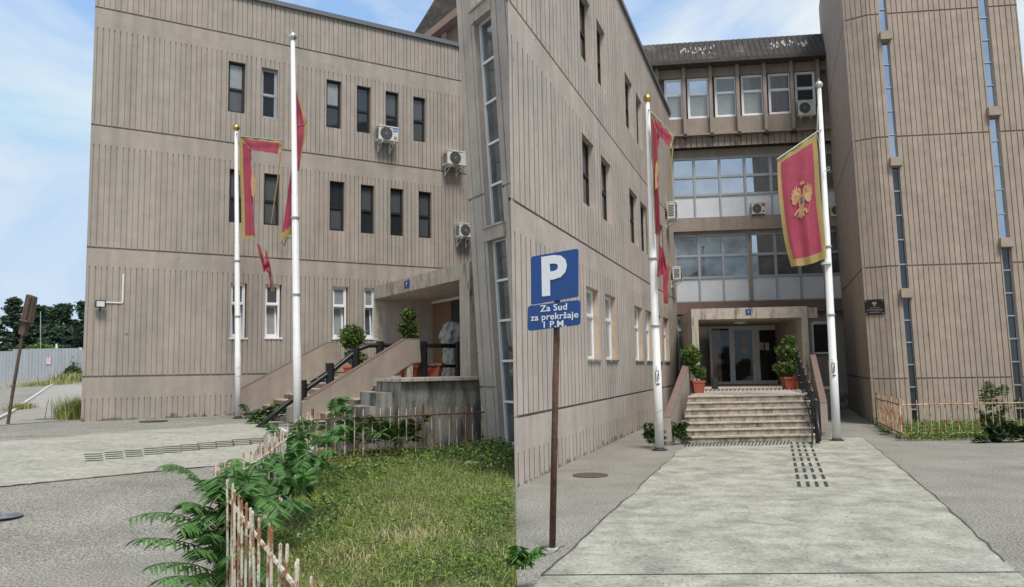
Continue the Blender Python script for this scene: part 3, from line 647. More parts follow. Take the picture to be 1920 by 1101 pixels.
for i, (a, c) in enumerate(zip(ssd[:-1], ssd[1:])):
    if i in (1, 2):
        f = MB(); e = .055; g = .10
        f.fbox(FD2, a+e, a+e+g, ZR+.03, zdt-.1, -.03, .07); f.fbox(FD2, c-e-g, c-e, ZR+.03, zdt-.1, -.03, .07); f.fbox(FD2, a+e+g, c-e-g, ZR+.03, ZR+.14, -.03, .07); f.fbox(FD2, a+e+g, c-e-g, zdt-.2, zdt-.1, -.03, .07)
        dd = link('door', f, G('white'), porchR)
        p = MB(); p.fbox(FD2, a+e+g, c-e-g, ZR+.14, zdt-.2, -.01, .01); link('pane', p, G('doorglass'), dd)
        hx = c-e-g*.5 if i == 1 else a+e+g*.5
        p = MB(); p.tube([FD2.w(hx, ZR+.85, .07), FD2.w(hx, ZR+.88, .14), FD2.w(hx+(.06 if i == 1 else -.03), ZR+1.1, .16), FD2.w(hx, ZR+1.32, .14), FD2.w(hx, ZR+1.35, .07)], .022, 6); link('handle', p, G('white'), dd)
    elif i == 0:
        mid = a+(c-a)*.5
        p = MB(); p.fbox(FD2, a+.045, mid, ZR+.09, zdt-.09, -.01, .01); link('pane', p, G('brownb'), do)
        p = MB(); p.fbox(FD2, mid, c-.045, ZR+.09, zdt-.09, -.01, .01); link('pane', p, G('doorglass'), do)
    else:
        p = MB(); p.fbox(FD2, a+.045, c-.045, ZR+.09, zdt-.09, -.01, .01); link('pane', p, G('doorglass'), do)
for (x0, x1, y0, y1) in ((1389, 1400, 631, 645), (1389, 1400, 650, 664), (1422, 1432, 642, 656), (1434, 1442, 643, 657), (1345, 1352, 640, 648)):
    s0, z1 = FD2.hit(x0, y0); s1, z0 = FD2.hit(x1, y1); q = MB(); q.fbox(FD2, s0, s1, z0, z1, .012, .018)
    tag(link('paper_notice', q, G('paper'), None, tuple(FD2.w(s0, z0))), 'paper notice taped inside the glass entrance doors of the right porch', 'notice', 'paper notices on the glass doors')
q = MB(); c_ = FP.w((pl+pr_)/2, zp0-.1, -2.2); q.lathe(c_, [(.02, 0), (.22, .02), (.26, .06), (.26, .1)], 20); link('ceiling_lamp', q, G('lampg'), porchR)
sn, zn = FP.hit(1403, 585); q = MB(); q.fbox(FP, sn-.095, sn+.095, zn-.1, zn+.1, .002, .02)
npl = tag(link('number_plate', q, G('blue'), None, tuple(FP.w(sn, zn))), 'small blue house number plate centred on the right porch lintel', 'number plate')
text_mesh('numeral', '1', FP, sn, zn, .15, .024, G('swhite'), npl)
# ---- right stairs
stR = thing('entrance_stairs', 'seven wide stained marble steps facing the viewer between brown parapets', 'stairs', tuple(gnd(1400, 826, 0)))
f0 = gnd(1278, 832, 0); f1 = gnd(1532, 826, 0)
xd = (f1-f0); xd.z = 0; Wd = xd.length; xd.normalize()
nst = 7; rise = ZR/nst
top0 = gnd(1289, 743, ZR); run = ((top0-f0).y)/(nst-1)/ur.y*1.0; print('right run', run, 'width', Wd)
ri_ = MB(); tr_ = MB()
shl = (top0-f0); 
for i in range(nst):
    k = i/(nst-1); a = f0 + Vector((shl.x, shl.y, 0))*k; endw = Wd*(1-.035*k)
    c = a+xd*endw; z1 = (i+1)*rise; nx = Vector((shl.x, shl.y, 0))/(nst-1)
    if i == nst-1: nx = ur*(5.0)
    ri_.hexa([a+Vector((0, 0, -.2)), c+Vector((0, 0, -.2)), c+nx+Vector((0, 0, -.2)), a+nx+Vector((0, 0, -.2)), a+Vector((0, 0, z1-.035)), c+Vector((0, 0, z1-.035)), c+nx+Vector((0, 0, z1-.035)), a+nx+Vector((0, 0, z1-.035))])
    o_ = Vector((0, -.035, 0)); a2_, c2_ = a+o_, c+o_
    tr_.hexa([a2_+Vector((0, 0, z1-.034)), c2_+Vector((0, 0, z1-.034)), c+nx+Vector((0, 0, z1-.034)), a+nx+Vector((0, 0, z1-.034)), a2_+Vector((0, 0, z1)), c2_+Vector((0, 0, z1)), c+nx+Vector((0, 0, z1)), a+nx+Vector((0, 0, z1))])
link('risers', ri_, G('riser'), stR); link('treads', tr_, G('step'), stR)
q = MB(); q.fbox(FP, pl-.45, pr_+.62, -.2, ZR-.08, -5.2, .9); link('landing_block', q, G('stain'), stR)
q = MB(); q.fbox(FP, pl-.5, pr_+.7, ZR-.08, ZR-.002, -5.2, .95); link('landing_slab', q, G('lgrey'), stR)
# parapets: sloping walls with capped tops, near end faces
def rpar(pn, pf, w_, nm):
    # pn: near bottom ground point px, pf: list
    (xa, yb), (yt) = pn; base = gnd(xa, yb+7, 0); z_t = None
    Fq = Fr((base.x, base.y), ur)
    zb = Fq.zz(xa, yb) ; zt = Fq.zz(xa, yt)
    sf, zf = Fq.hit(*pf[0]); zfb = zf-.85
    A = [Fq.w(0, zb), Fq.w(0, zt), Fq.w(sf-.6, zf), Fq.w(sf, zf), Fq.w(sf, zfb), Fq.w(sf-.35, zfb), Fq.w(.75, zb)]
    q = MB(); q.prism(A, xd*w_); o = link('parapet', q, G('band'), stR)
    q = MB(); q.prism([A[1]+Vector((0, 0, .001)), A[2], A[2]+Vector((0, 0, .03)), A[1]+Vector((0, 0, .03))], xd*w_*1.02); q.prism([A[2]+Vector((0, 0, .002)), A[3], A[3]+Vector((0, 0, .03)), A[2]+Vector((0, 0, .03))], xd*w_*1.02); link('coping', q, G('redcap'), o)
    p0 = A[0]+xd*w_*.3+ur*.08; q = MB(); q.box((p0+xd*.05+Vector((0, 0, -zb/2-.02))), (.2, .2, zb+.08), -b1); link('footing', q, G('stain'), o)
    return A
AL = rpar(((1245, 829), 783), [(1286, 682)], .19, 'l')
AR = rpar(((1541, 812), 760), [(1518, 667)], .19, 'r')
# black railing of the right stairs
rl = thing('stair_railing', 'black twin post railing beside the right parapet of the marble steps', 'railing', tuple(gnd(1536, 832, 0)))
g0 = gnd(1533, 832, 0); Fq = Fr((g0.x, g0.y), (gnd(1500, 730, ZR)-g0)[:2])
def rp_(x, y, off=0): s_, z_ = Fq.hit(x, y, off); return Fq.w(s_, z_, off)
gdir = (gnd(1500, 730, ZR)-g0); gdir.z = 0; Lg = gdir.length; gdir.normalize()
def rq(t, h): return g0+gdir*(Lg*t)+Vector((0, 0, ZR*t*1.0+h))
q = MB(); q.tube([rq(-.12, .28), rq(-.02, .82), rq(.5, .95), rq(1.0, .95), rq(1.15, .95)], .035, 8); link('handrail', q, G('black'), rl, smooth=True)
q = MB(); q.tube([rq(-.02, .45), rq(.5, .52), rq(1.0, .5)], .028, 8); link('lower_rail', q, G('black'), rl, smooth=True)
for t in (0., .17, .34, .51, .68, .85, 1.0):
    q = MB(); q.tube([rq(t, -.05), rq(t, .5), rq(t, 1.02)], .05, 8); q.lathe(rq(t, -.02), [(.07, 0), (.07, .04)], 10); q.tube([rq(t, .62)-xd*.13, rq(t, .62)+xd*.03], .028, 6); q.lathe(rq(t, 1.02), [(.055, 0), (.06, .03), (.03, .07)], 10)
    link('post', q, G('black'), rl)
q = MB(); q.tube([rq(-.05, .04)-xd*.16, rq(-.02, .5)-xd*.12, rq(.5, .62)-xd*.12, rq(1., .62)-xd*.13], .022, 6); link('side_rail', q, G('black'), rl)
# ---- right tower
c1 = gnd(1639, 797, 0); 
t_ = 0
FT1 = Fr((c1.x, c1.y), -ur)
sb = FT1.ss(1579, 560)
LEANR = .02
T1 = c1
dch = Vector((math.sin(math.radians(128)), math.cos(math.radians(128)), 0))
FT2 = Fr((c1.x, c1.y), dch); s2 = FT2.ss(1682, 714); T2 = FT2.w(s2, 0)
FT3 = Fr((T2.x, T2.y), cr); s3 = FT3.ss(1960, 500)
twR = thing('stair_tower', 'tall brown faceted tower with two thin window strips at the right', 'building', (c1.x, c1.y, 0))
zh4, zh3, zh2 = FT3.zz(1731, 711), FT3.zz(1760, 498), FT3.zz(1760, 254)
zh1 = zh2+(zh2-zh3)*.98
hgs = [(z, .05) for z in (zh4, zh3, zh2, zh1)]
def fls(zs): 
    e = [-.4]+list(zs)+[18]; return [(a+.05, c) for a, c in zip(e[:-1], e[1:])]
ZS = [zh4, zh3, zh2, zh1]
# strip windows: openings
w1a, w1b = FT3.ss(1689, 440), FT3.ss(1704, 440); w2a, w2b = FT3.ss(1872, 300), FT3.ss(1889, 300)
zA = FT3.zz(1705, 543); zB = FT3.zz(1690, 297); zC_ = FT3.zz(1665, 62); zD = FT3.zz(1870, 203); zE = FT3.zz(1895, 448)
q = wall(FT1, min(sb, 0), max(sb, 0), -.4, 18, [], [], hgs, pitch=5, seed=2, back=.2); 
wall(FT2, 0, s2, -.4, 18, [], fls(ZS), hgs, pitch=.155, gw=.024, seed=4, back=.2, mb=q)
wall(FT3, 0, s3, -.4, 18, [(w1a, w1b, -.3, 17.9, .22), (w2a, w2b, -.3, 17.9, .22)], fls(ZS), hgs, pitch=.162, gw=.024, seed=8, back=.2, mb=q)
link('wall', q, G('tower'), twR, lean=LEANR)
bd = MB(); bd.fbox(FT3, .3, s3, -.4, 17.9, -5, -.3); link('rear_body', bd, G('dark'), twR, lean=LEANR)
def ledge(a, c, z_, par):
    q = MB(); q.fbox(FT3, a-.06, c+.06, z_-.26, z_, -.2, .16); q.fbox(FT3, a-.02, c+.02, z_, z_+.03, -.2, .10); link('ledge', q, G('tower'), par, lean=LEANR)
for a, c, zs in ((w1a, w1b, [-.2, zA, zB, zC_, 17.5]), (w2a, w2b, [-.2, zE, zD, 17.5])):
    for z_ in zs[1:-1]: ledge(a, c, z_, twR)
    for j, (z0, z1) in enumerate(zip(zs[:-1], zs[1:])):
        strip(FT3, a, c, z0+(.03 if j else 0), z1-.26, max(3, int(round((z1-z0)/.78))), twR, LEANR, -.12, 'bglass' if z0 > 5 else 'glass', fw=.035)
# plaque
FT2 = Fr((c1.x-LEANR*3.8, c1.y), dch)
s_, z_ = FT2.hit(1640, 576)
q = MB(); q.fbox(FT2, s_-.29, s_+.29, z_-.24, z_+.24, .01, .035)
pq = tag(link('wall_plaque', q, G('plaque'), None, tuple(FT2.w(s_, z_))), 'black metal plaque with gold crest on the right tower', 'plaque')
pq['_b'] = tuple(FT2.w(s_, z_))
for i, (a, c) in enumerate(((-.25, -.2), (.25, -.2), (-.25, .2), (.25, .2))):
    q = MB(); q.lathe(FT2.w(s_+a, z_+c, .035), [(.022, 0), (.018, .012)], 10, ax=FT2.n); link('screw', q, G('silver'), pq)
# ================================================================= GROUND
def sheet(name, P, nx, ny, m, z=None, kind='structure', skirt=0, skm=None):
    # P(i/nx, j/ny) -> Vector
    vs = [P(i/nx, j/ny) for j in range(ny+1) for i in range(nx+1)]
    fs = [(j*(nx+1)+i, j*(nx+1)+i+1, (j+1)*(nx+1)+i+1, (j+1)*(nx+1)+i) for j in range(ny) for i in range(nx)]
    b = MB(); b.add(vs, fs); o = link(name, b, m, None, (0, 0, 0)); return struct(o, kind)
b = MB(); b.quad((-1500, -300, -.35), (1500, -300, -.35), (1500, 2500, -.35), (-1500, 2500, -.35)); struct(link('ground', b, G('asphalt'), None))
Pd1 = LP(3.7, 6.62); Pd2 = LP(14, 6.62)
PLn = [(0, -12), (0, 2.4), (-2.76, 7.4), (-4.1, 16.3), (Pd1.x, Pd1.y), (Pd2.x, Pd2.y), (3, 26), (3, 160)]
def xmax(y):
    for (xa, ya), (xb, yb) in zip(PLn[:-1], PLn[1:]):
        if ya <= y <= yb: return xa+(xb-xa)*(y-ya)/(yb-ya)
    return 3
def gsolve(px, py, gf=gleft, y0=2.5, y1=140):
    r = ray(px, py); prev = y0; Y = y0
    while Y < y1:
        p = CAMP+r*(Y/r.y)
        if p.z < gf(p.x, p.y): break
        prev = Y; Y *= 1.02
    a, c = prev, Y
    for _ in range(30):
        m_ = (a+c)/2; p = CAMP+r*(m_/r.y)
        if p.z < gf(p.x, p.y): c = m_
        else: a = m_
    return CAMP+r*(a/r.y)
Ys = sorted(set([-12, -4, 0, 2.4, 5, 7.4, 9, 11, 13, 14.5, 16.3, 17.5, 18.5, Pd1.y, 21, 22.5, Pd2.y, 26, 30, 36, 45, 60, 64, 64.5] + [7.4+i*.45 for i in range(34)]))
NXL = 60
def colx(t, y):
    xm = xmax(y); k = 1-t; return xm - (k**1.6)*60
vs = []; fs = []
for y in Ys:
    for i in range(NXL+1):
        x = colx(i/NXL, y); vs.append((x, y, gleft(x, y) if y < 64.2 else -.4))
for j in range(len(Ys)-1):
    for i in range(NXL): fs.append((j*(NXL+1)+i, j*(NXL+1)+i+1, (j+1)*(NXL+1)+i+1, (j+1)*(NXL+1)+i))
b = MB(); b.add(vs, fs)
struct(link('asphalt_yard', b, G('asphalt'), None))
b = MB()
for (xa, ya), (xb, yb) in zip(PLn[2:5], PLn[3:6]):
    n_ = 12
    for i in range(n_):
        p = Vector((xa+(xb-xa)*i/n_, ya+(yb-ya)*i/n_, 0)); q_ = Vector((xa+(xb-xa)*(i+1)/n_, ya+(yb-ya)*(i+1)/n_, 0))
        o_ = Vector((.12, -.02, 0)); zp, zq = gleft(p.x, p.y)+.03, gleft(q_.x, q_.y)+.03
        b.hexa([p+Vector((0, 0, -.3)), q_+Vector((0, 0, -.3)), q_+o_+Vector((0, 0, -.3)), p+o_+Vector((0, 0, -.3)), p+Vector((0, 0, zp)), q_+Vector((0, 0, zq)), q_+o_+Vector((0, 0, zq)), p+o_+Vector((0, 0, zp))])
struct(link('kerb', b, G('kerb'), None))
def flat_px(name, quad, m, gf, lift, nx=24, ny=10, kind='structure'):
    (a, b_, c, d) = quad
    A, B_, C_, D_ = [gsolve(*p, gf) for p in (a, b_, c, d)]
    def P(i, j):
        p = (A*(1-i)+B_*i)*(1-j)+(D_*(1-i)+C_*i)*j; p.z = gf(p.x, p.y)+lift; return p
    return sheet(name, P, nx, ny, m, kind=kind)
flat_px('concrete_path', [(-60, 833), (520, 789), (468, 868), (-60, 920)], G('padl'), gleft, .012, 60, 60)
zero = lambda x, y: 0.0
flat_px('pavement_path', [(-30, 801), (150, 786), (158, 722), (100, 722)], G('asphalt2'), gleft, .012, 10, 60)
# kerb of the car park
kp = [gsolve(x, y) for x, y in ((-40, 808), (23, 776), (55, 753), (81, 735), (92, 727), (102, 721))]
b = MB()
for p, q_ in zip(kp[:-1], kp[1:]):
    o_ = Vector((-.13, 0, 0)); b.hexa([p+Vector((0, 0, -.1)), q_+Vector((0, 0, -.1)), q_+o_+Vector((0, 0, -.1)), p+o_+Vector((0, 0, -.1)), p+Vector((0, 0, .07)), q_+Vector((0, 0, .07)), q_+o_+Vector((0, 0, .07)), p+o_+Vector((0, 0, .07))])
struct(link('kerb', b, G('kerb'), None))
# right side ground
def P(i, j): return Vector((0.004+i*40, -6+j*46, 0))
sheet('asphalt_court', P, 4, 4, G('asphalt'))
pa = [gnd(*p, .006) for p in ((1018, 1082), (1130, 976), (1230, 884), (1270, 846), (1290, 836), (1606, 820), (1622, 823), (1700, 885), (1800, 972), (1900, 1066), (1960, 1120), (980, 1120))]
b = MB(); b.add(pa, [tuple(range(len(pa)))]); o = struct(link('concrete_apron', b, G('pad'), None))
ca, cb_ = gnd(1014, 1079, .009), gnd(1914, 1073, .009)
b = MB(); b.quad(ca, cb_, cb_+Vector((0, .03, 0)), ca+Vector((0, .03, 0))); struct(link('pavement_joint', b, G('blk'), None))
# asphalt patch worn into the apron
pp = [(1400, 948), (1412, 942), (1428, 946), (1436, 960), (1432, 968), (1462, 972), (1488, 980), (1492, 984), (1450, 984), (1420, 980), (1402, 976), (1408, 965)]
b = MB(); b.add([gnd(x, y, .010) for x, y in pp], [tuple(range(len(pp)))]); struct(link('pavement_patch', b, mat('tan_patch', (.33, .31, .26), .95, .15, 9., .5, 80., col2=(.38, .365, .31), mixscale=4.), None))
# lawn
def zl(x, y): return .10*min(1, max(0, (y-8)/9))
PLs = [(.0, 2.4), (-2.64, 7.4), (-3.98, 16.28), (Pd1.x+.12, Pd1.y-.02), (Pd2.x, Pd2.y-.05)]
def xlawn(y):
    for (xa, ya), (xb, yb) in zip(PLs[:-1], PLs[1:]):
        if ya <= y <= yb: return xa+(xb-xa)*(y-ya)/(yb-ya)
    return 0
Yl = [2.4+i*.4 for i in range(48)]
vs = []; fs = []
for y in Yl:
    x0 = xlawn(y)
    for i in range(13): x = x0*(1-i/12); vs.append((x, y, zl(x, y)+rnd.uniform(-.012, .012)))
for j in range(len(Yl)-1):
    for i in range(12): fs.append((j*13+i, j*13+i+1, (j+1)*13+i+1, (j+1)*13+i))
b = MB(); b.add(vs, fs); struct(link('lawn', b, G('soil'), None))
fr0 = gnd(1691, 823, 0); frL = FT1.w(0, 0)+Vector((-.15, -.6, 0))
b = MB(); b.add([(frL.x, frL.y, .012), (fr0.x, fr0.y, .012), (24, fr0.y-.1, .012), (24, 24.5, .012), (13, 26.5, .012)], [(0, 1, 2, 3, 4)]); struct(link('lawn', b, G('soil'), None))
def np_mesh(name, V_, F_, mats, mi=None, n=3, loc=(0, 0, 0)):
    me = bpy.data.meshes.new(name); V_ = np.asarray(V_, np.float32)-np.asarray(loc, np.float32); F_ = np.asarray(F_, np.int32)
    me.vertices.add(len(V_)); me.vertices.foreach_set('co', V_.ravel())
    me.loops.add(F_.size); me.loops.foreach_set('vertex_index', F_.ravel())
    me.polygons.add(len(F_)); me.polygons.foreach_set('loop_start', np.arange(0, F_.size, n, dtype=np.int32)); 
    try: me.polygons.foreach_set('loop_total', np.full(len(F_), n, np.int32))
    except Exception: pass
    for m in mats: me.materials.append(m)
    if mi is not None: me.polygons.foreach_set('material_index', np.asarray(mi, np.int32))
    me.update(calc_edges=True); me.validate()
    o = bpy.data.objects.new(name, me); C.objects.link(o); o.location = loc; o['_b'] = tuple(loc); return o
R_ = np.random.default_rng(5)
def blades(pts, h0, h1, w, lean=.5, mats=('grass', 'straw'), straw=.1, name='grass', kind='stuff'):
    n = len(pts); a = R_.uniform(0, 2*np.pi, n); h = R_.uniform(h0, h1, n)*R_.uniform(.6, 1.1, n)
    d = np.stack([np.cos(a), np.sin(a), np.zeros(n)], 1); e = np.stack([-np.sin(a), np.cos(a), np.zeros(n)], 1)
    wv = (w*R_.uniform(.6, 1.4, n))[:, None]; ln = (R_.uniform(0, lean, n)*h)[:, None]
    up = np.array([0, 0, 1.]); b0 = pts-e*wv; b1_ = pts+e*wv; m0 = pts+up*(h*.55)[:, None]+d*ln*.35
    V_ = np.stack([b0, b1_, m0+e*wv*.8, m0-e*wv*.8, pts+up*h[:, None]+d*ln], 1).reshape(-1, 3)
    i = np.arange(n)[:, None]*5
    F_ = np.concatenate([i+[0, 1, 2], i+[0, 2, 3], i+[3, 2, 4]], 1).reshape(-1, 3)
    mi = np.repeat((R_.random(n) < straw).astype(int), 3)
    o = np_mesh(name, V_, F_, [G(m) for m in mats], mi); o['kind'] = kind; return o
def lawn_pts(n, ymin=6.6, ymax=18.8, clump=.35):
    y = ymin+(ymax-ymin)*R_.random(n)**1.25; x0 = np.array([xlawn(v_) for v_ in y]); x = x0*R_.random(n)
    s = np.sin(x*3.1+y*1.3)*np.sin(y*2.2-x*1.7)+np.sin(x*7.3+1)*np.sin(y*5.1)*.6
    keep = R_.random(n) < (.62+clump*s); x, y = x[keep], y[keep]
    z = .10*np.clip((y-8)/9, 0, 1); return np.stack([x, y, z], 1)
g1 = blades(lawn_pts(110000), .02, .085, .004, 1.3, straw=.12)
g3 = blades(lawn_pts(16000, clump=.55), .08, .24, .0022, 1.3, straw=.22)
g3['label'] = 'taller thin grass stalks'
# leafy ground cover: many small leaves
def cover(pts, z0, z1, size, nm, probs, name='ground_cover', n_per=1):
    n = len(pts); c = pts+np.stack([np.zeros(n), np.zeros(n), R_.uniform(z0, z1, n)], 1)
    u1 = R_.normal(size=(n, 3)); u1[:, 2] *= .5; u1 /= np.linalg.norm(u1, axis=1)[:, None]
    u2 = R_.normal(size=(n, 3)); u2 -= (u2*u1).sum(1)[:, None]*u1; u2 /= np.linalg.norm(u2, axis=1)[:, None]
    s = (size*R_.uniform(.6, 1.4, n))[:, None]
    V_ = np.stack([c-u1*s, c-u2*s*.55+u1*s*.1, c+u1*s, c+u2*s*.55+u1*s*.1], 1).reshape(-1, 3)
    F_ = np.arange(n*4).reshape(n, 4); mi = R_.choice(len(probs), n, p=probs)
    return V_, F_, mi
V_, F_, mi = cover(lawn_pts(75000, clump=.6), .01, .10, .014, 0, [.4, .25, .25, .1])
o = np_mesh('ground_cover', V_, F_, [G('cover'), G('leaf'), G('grass'), G('leafy')], mi, 4); o['kind'] = 'stuff'
def patch(px, py, n, rx, ry, h0, h1, size, mats, probs, name='ground_cover', bl=False):
    c = gnd(px, py, .05); P_ = np.stack([c.x+R_.normal(size=n)*rx, c.y+R_.normal(size=n)*ry, np.zeros(n)], 1)
    P_ = P_[(P_[:, 0] < -.03)]; P_ = P_[np.array([p[0] > xlawn(min(p[1], 21)) for p in P_])]; P_[:, 2] = .10*np.clip((P_[:, 1]-8)/9, 0, 1)
    if bl: blades(P_, h0, h1, size, 2.2, mats=mats, straw=probs[1]); return
    V2, F2, m2 = cover(P_, h0, h1, size, 0, probs); o = np_mesh(name, V2, F2, [G(m) for m in mats], m2, 4); o['kind'] = 'stuff'
LM = ('leaf', 'cover', 'leafd', 'leafy')
for (px, py, n, rx, ry, h1, sz) in ((700, 862, 1400, .8, .5, .16, .03), (800, 868, 1600, .7, .6, .18, .03), (875, 862, 1500, .35, .8, .26, .032), (925, 872, 2200, .22, 1.0, .34, .035), (640, 900, 1500, .4, .7, .2, .03),
                                (560, 1010, 900, .25, .4, .14, .02), (900, 1060, 1200, .3, .4, .10, .018), (930, 960, 1200, .15, .9, .12, .02), (620, 960, 1100, .3, .6, .18, .025), (800, 1070, 700, .2, .2, .10, .018)):
    patch(px, py, n, rx, ry, .01, h1, sz, LM, [.42, .33, .17, .08])
for (px, py, n, rx, ry) in ((690, 965, 420, .28, .35), (770, 1010, 500, .25, .25), (640, 1035, 300, .2, .2), (820, 985, 240, .3, .3), (700, 1050, 260, .3, .2)):
    patch(px, py, n, rx, ry, .03, .16, .004, ('straw', 'grass'), [0, .15], bl=True)
for (px, py, n, rx, ry) in ((790, 888, 900, .6, .35), (850, 950, 700, .3, .5)):
    patch(px, py, n, rx, ry, .02, .10, .016, ('leafy', 'cover', 'leaf', 'leafy'), [.5, .3, .1, .1])
n = 26000; y = 20.5+R_.random(n)*4.2; x = 9.6+R_.random(n)*9; kp_ = (x > 9.9+(y-20.3)*.48+.15); x, y = x[kp_], y[kp_]
blades(np.stack([x, y, np.zeros(len(x))], 1), .08, .26, .008, .7, straw=.08, mats=('grass', 'straw'))
n = 16000; y = 20.0+R_.random(n)**1.5*4.5; x = 9.6+R_.random(n)*9; kp_ = (x > 9.7+(y-20.3)*.48); x, y = x[kp_], y[kp_]
V_, F_, mi = cover(np.stack([x, y, np.zeros(len(x))], 1), .02, .22, .03, 0, [.35, .4, .2, .05]); o = np_mesh('ground_cover', V_, F_, [G('cover'), G('leaf'), G('leafd'), G('leafy')], mi, 4); o['kind'] = 'stuff'
# ================================================================= FENCES
def fence(name, label, pts, h, pitch, m, zf, loc, group=None, rails=(.92, .12), pr=.011, railm=None, rr=.016, posts=(), skip=(), lowrail=True, jit=.03):
    t = thing(name, label, 'fence', loc); pts = [Vector(p) for p in pts]; rw_ = random.Random(len(label))
    for a, c in zip(pts[:-1], pts[1:]):
        L_ = (c-a); L_.z = 0; n = max(1, int(L_.length/pitch)); d = L_.normalized()
        for i in range(n):
            p = a+(c-a)*((i+.5)/n); z0 = zf(p.x, p.y); hh = h*rw_.uniform(.97, 1.03)
            q = MB(); top = p+Vector((rw_.uniform(-jit, jit)*h, rw_.uniform(-jit, jit)*.4*h, 0))
            p0 = Vector((p.x, p.y, z0+.03)); p1 = Vector((top.x, top.y, z0+hh))
            q.tube([p0, (p0+p1)/2+Vector((rw_.uniform(-.006, .006), 0, 0)), p1-Vector((0, 0, .01)), p1], [pr, pr, pr, pr*.5], 6); link('picket', q, m, t)
        for k, rz in enumerate(rails):
            q = MB(); z0, z1 = zf(a.x, a.y), zf(c.x, c.y); off = Vector((d.y, -d.x, 0))*.02
            P_ = [a+(c-a)*s_+off+Vector((0, 0, 0)) for s_ in (0, .33, .66, 1)]
            P_ = [Vector((p.x, p.y, zf(p.x, p.y)+h*rz+rw_.uniform(-.012, .012))) for p in P_]
            if k == 1 and not lowrail: continue
            q.tube(P_, rr, 6); link('rail', q, railm or m, t)
    for p in posts:
        q = MB(); z0 = zf(p[0], p[1]); q.box((p[0], p[1], z0+h*.52), (.045, .045, h*1.06)); link('post', q, railm or m, t)
    return t
N0 = Vector((0.0-.02, 2.4, 0)); N1 = Vector((-2.70, 7.4, 0)); N2 = Vector((-4.04, 16.2, 0))
e_ = at(909, 800, 17.8); N3 = Vector((e_.x, e_.y, 0))
n0 = Vector((-.78, 3.35, 0))
zfl = lambda x, y: zl(x, y)-.0
fence('picket_fence', 'rusty white picket fence nearest the viewer, at the lower edge of the lawn', [n0+(n0-N1)*.12, N1], 1.06, .20, G('rustwhite'), zfl, tuple(n0), pr=.0095, rr=.014, rails=(.84, .14))
fence('picket_fence', 'long rusty white picket fence between the lawn and the asphalt yard', [N1, N2], 1.08, .22, G('rustwhite'), zfl, tuple(N1), pr=.010, rr=.015, posts=((N1.x, N1.y),), rails=(.84, .14))
pm = at(793, 800, 17.2)
fence('picket_fence', 'orange rusted fence in front of the stained landing block', [N2, N3], 1.05, .18, G('rustwhite2'), zfl, tuple(N2), pr=.011, railm=G('rust'), posts=((pm.x, pm.y), (N2.x, N2.y)), rails=(.84, .10))
fR = Vector((fr0.x, fr0.y, 0)); fRend = Vector((19, fr0.y-.25, 0)); fL = Vector((frL.x, frL.y, 0))
fence('picket_fence', 'rusty cream fence run leading from the right tower towards the viewer', [fL, fR], .98, .14, G('rustwhite2'), zero, tuple(fL), pr=.011, railm=G('rust'), posts=((fL.x, fL.y),), rails=(.88, .14))
fence('picket_fence', 'rusty cream fence run along the front of the small right lawn', [fR, fRend], .98, .17, G('rustwhite2'), zero, tuple(fR), pr=.010, posts=((fR.x, fR.y),), rails=(.88, .14))
# ================================================================= FLAGPOLES
def pole(px0, py0, px1, py1, D, r0, r1, finial, label, z0, loc=None, seam=.4):
    a = at(px0, py0, D); c = at(px1, py1, D)
    t = thing('flagpole', label, 'flagpole', (c.x, c.y, z0), 'white flagpoles by the entrance stairs')
    c = Vector((c.x, c.y, z0)); q = MB(); q.tube([c, c+(a-c)*.22, c+(a-c)*.221, c+(a-c)*.6, c+(a-c)*.601, a], [r0, r0*.97, r0*.9, r0*.82, r0*.76, r1], 14); link('shaft', q, G('pole'), t, smooth=True)
    q = MB(); q.lathe(c, [(r0*1.7, 0), (r0*1.7, .03), (r0*1.15, .04), (r0*1.1, .07)], 14); link('base_plate', q, G('bin'), t)
    k = r1*2.0; q = MB(); q.lathe(a, [(r1*.8, -.02), (k*.5, .02), (k*.9, k*.5), (k, k), (k*.85, k*1.55), (k*.4, k*1.95), (.012, k*2.1), (.01, k*2.6)], 14); link('finial', q, G(finial), t, smooth=True)
    for f in (.27, .62):
        p = c+(a-c)*(.2+f*.55); q = MB(); q.lathe(p, [(r0*1.0, -.02), (r0*1.12, -.015), (r0*1.12, .015), (r0*1.0, .02)], 12); link('clamp', q, G('alu'), t)
    return t, a, c
pL1, aL1, cL1 = pole(443, 246, 446.5, 781, 22.6, .085, .05, 'gold', 'slimmer white flagpole at the foot of the left stairs, beside the far parapet', GL)
pL2, aL2, cL2 = pole(549, 76, 559, 800, 18.0, .092, .048, 'silver', 'tallest white flagpole in front of the left stairs with a grey ball', .5)
pR1, aR1, cR1 = pole(1214, 192, 1237, 842, 18.75, .105, .05, 'gold', 'white flagpole with gold ball left of the marble steps', 0)
pR2, aR2, cR2 = pole(1536, 166, 1569, 823, 20.4, .105, .05, 'silver', 'white flagpole with silver ball right of the marble steps', 0)
for (x, y, D, par) in ((1232.6, 708, 18.64, pR1), (1562.5, 693, 20.29, pR2)):   # stencilled tag
    c = at(x, y, D); q = MB(); h = .17; w_ = .035
    loop = [Vector((w_*sx, 0, h*sz)) for sx, sz in ((-1, -.6), (-1, .9), (0, 1.05), (1, .9), (1, -.2), (.2, -.6), (0, .1), (.4, .5))]
    q.tube([c+p for p in loop], .008, 5); q.tube([c+Vector((-.03, 0, -h*.9)), c+Vector((.05, 0, -h*.85))], .014, 5); q.tube([c+Vector((-.04, 0, h*1.5)), c+Vector((.01, 0, h*1.4))], .006, 5)
    link('graffiti_tag', q, G('blk'), par)
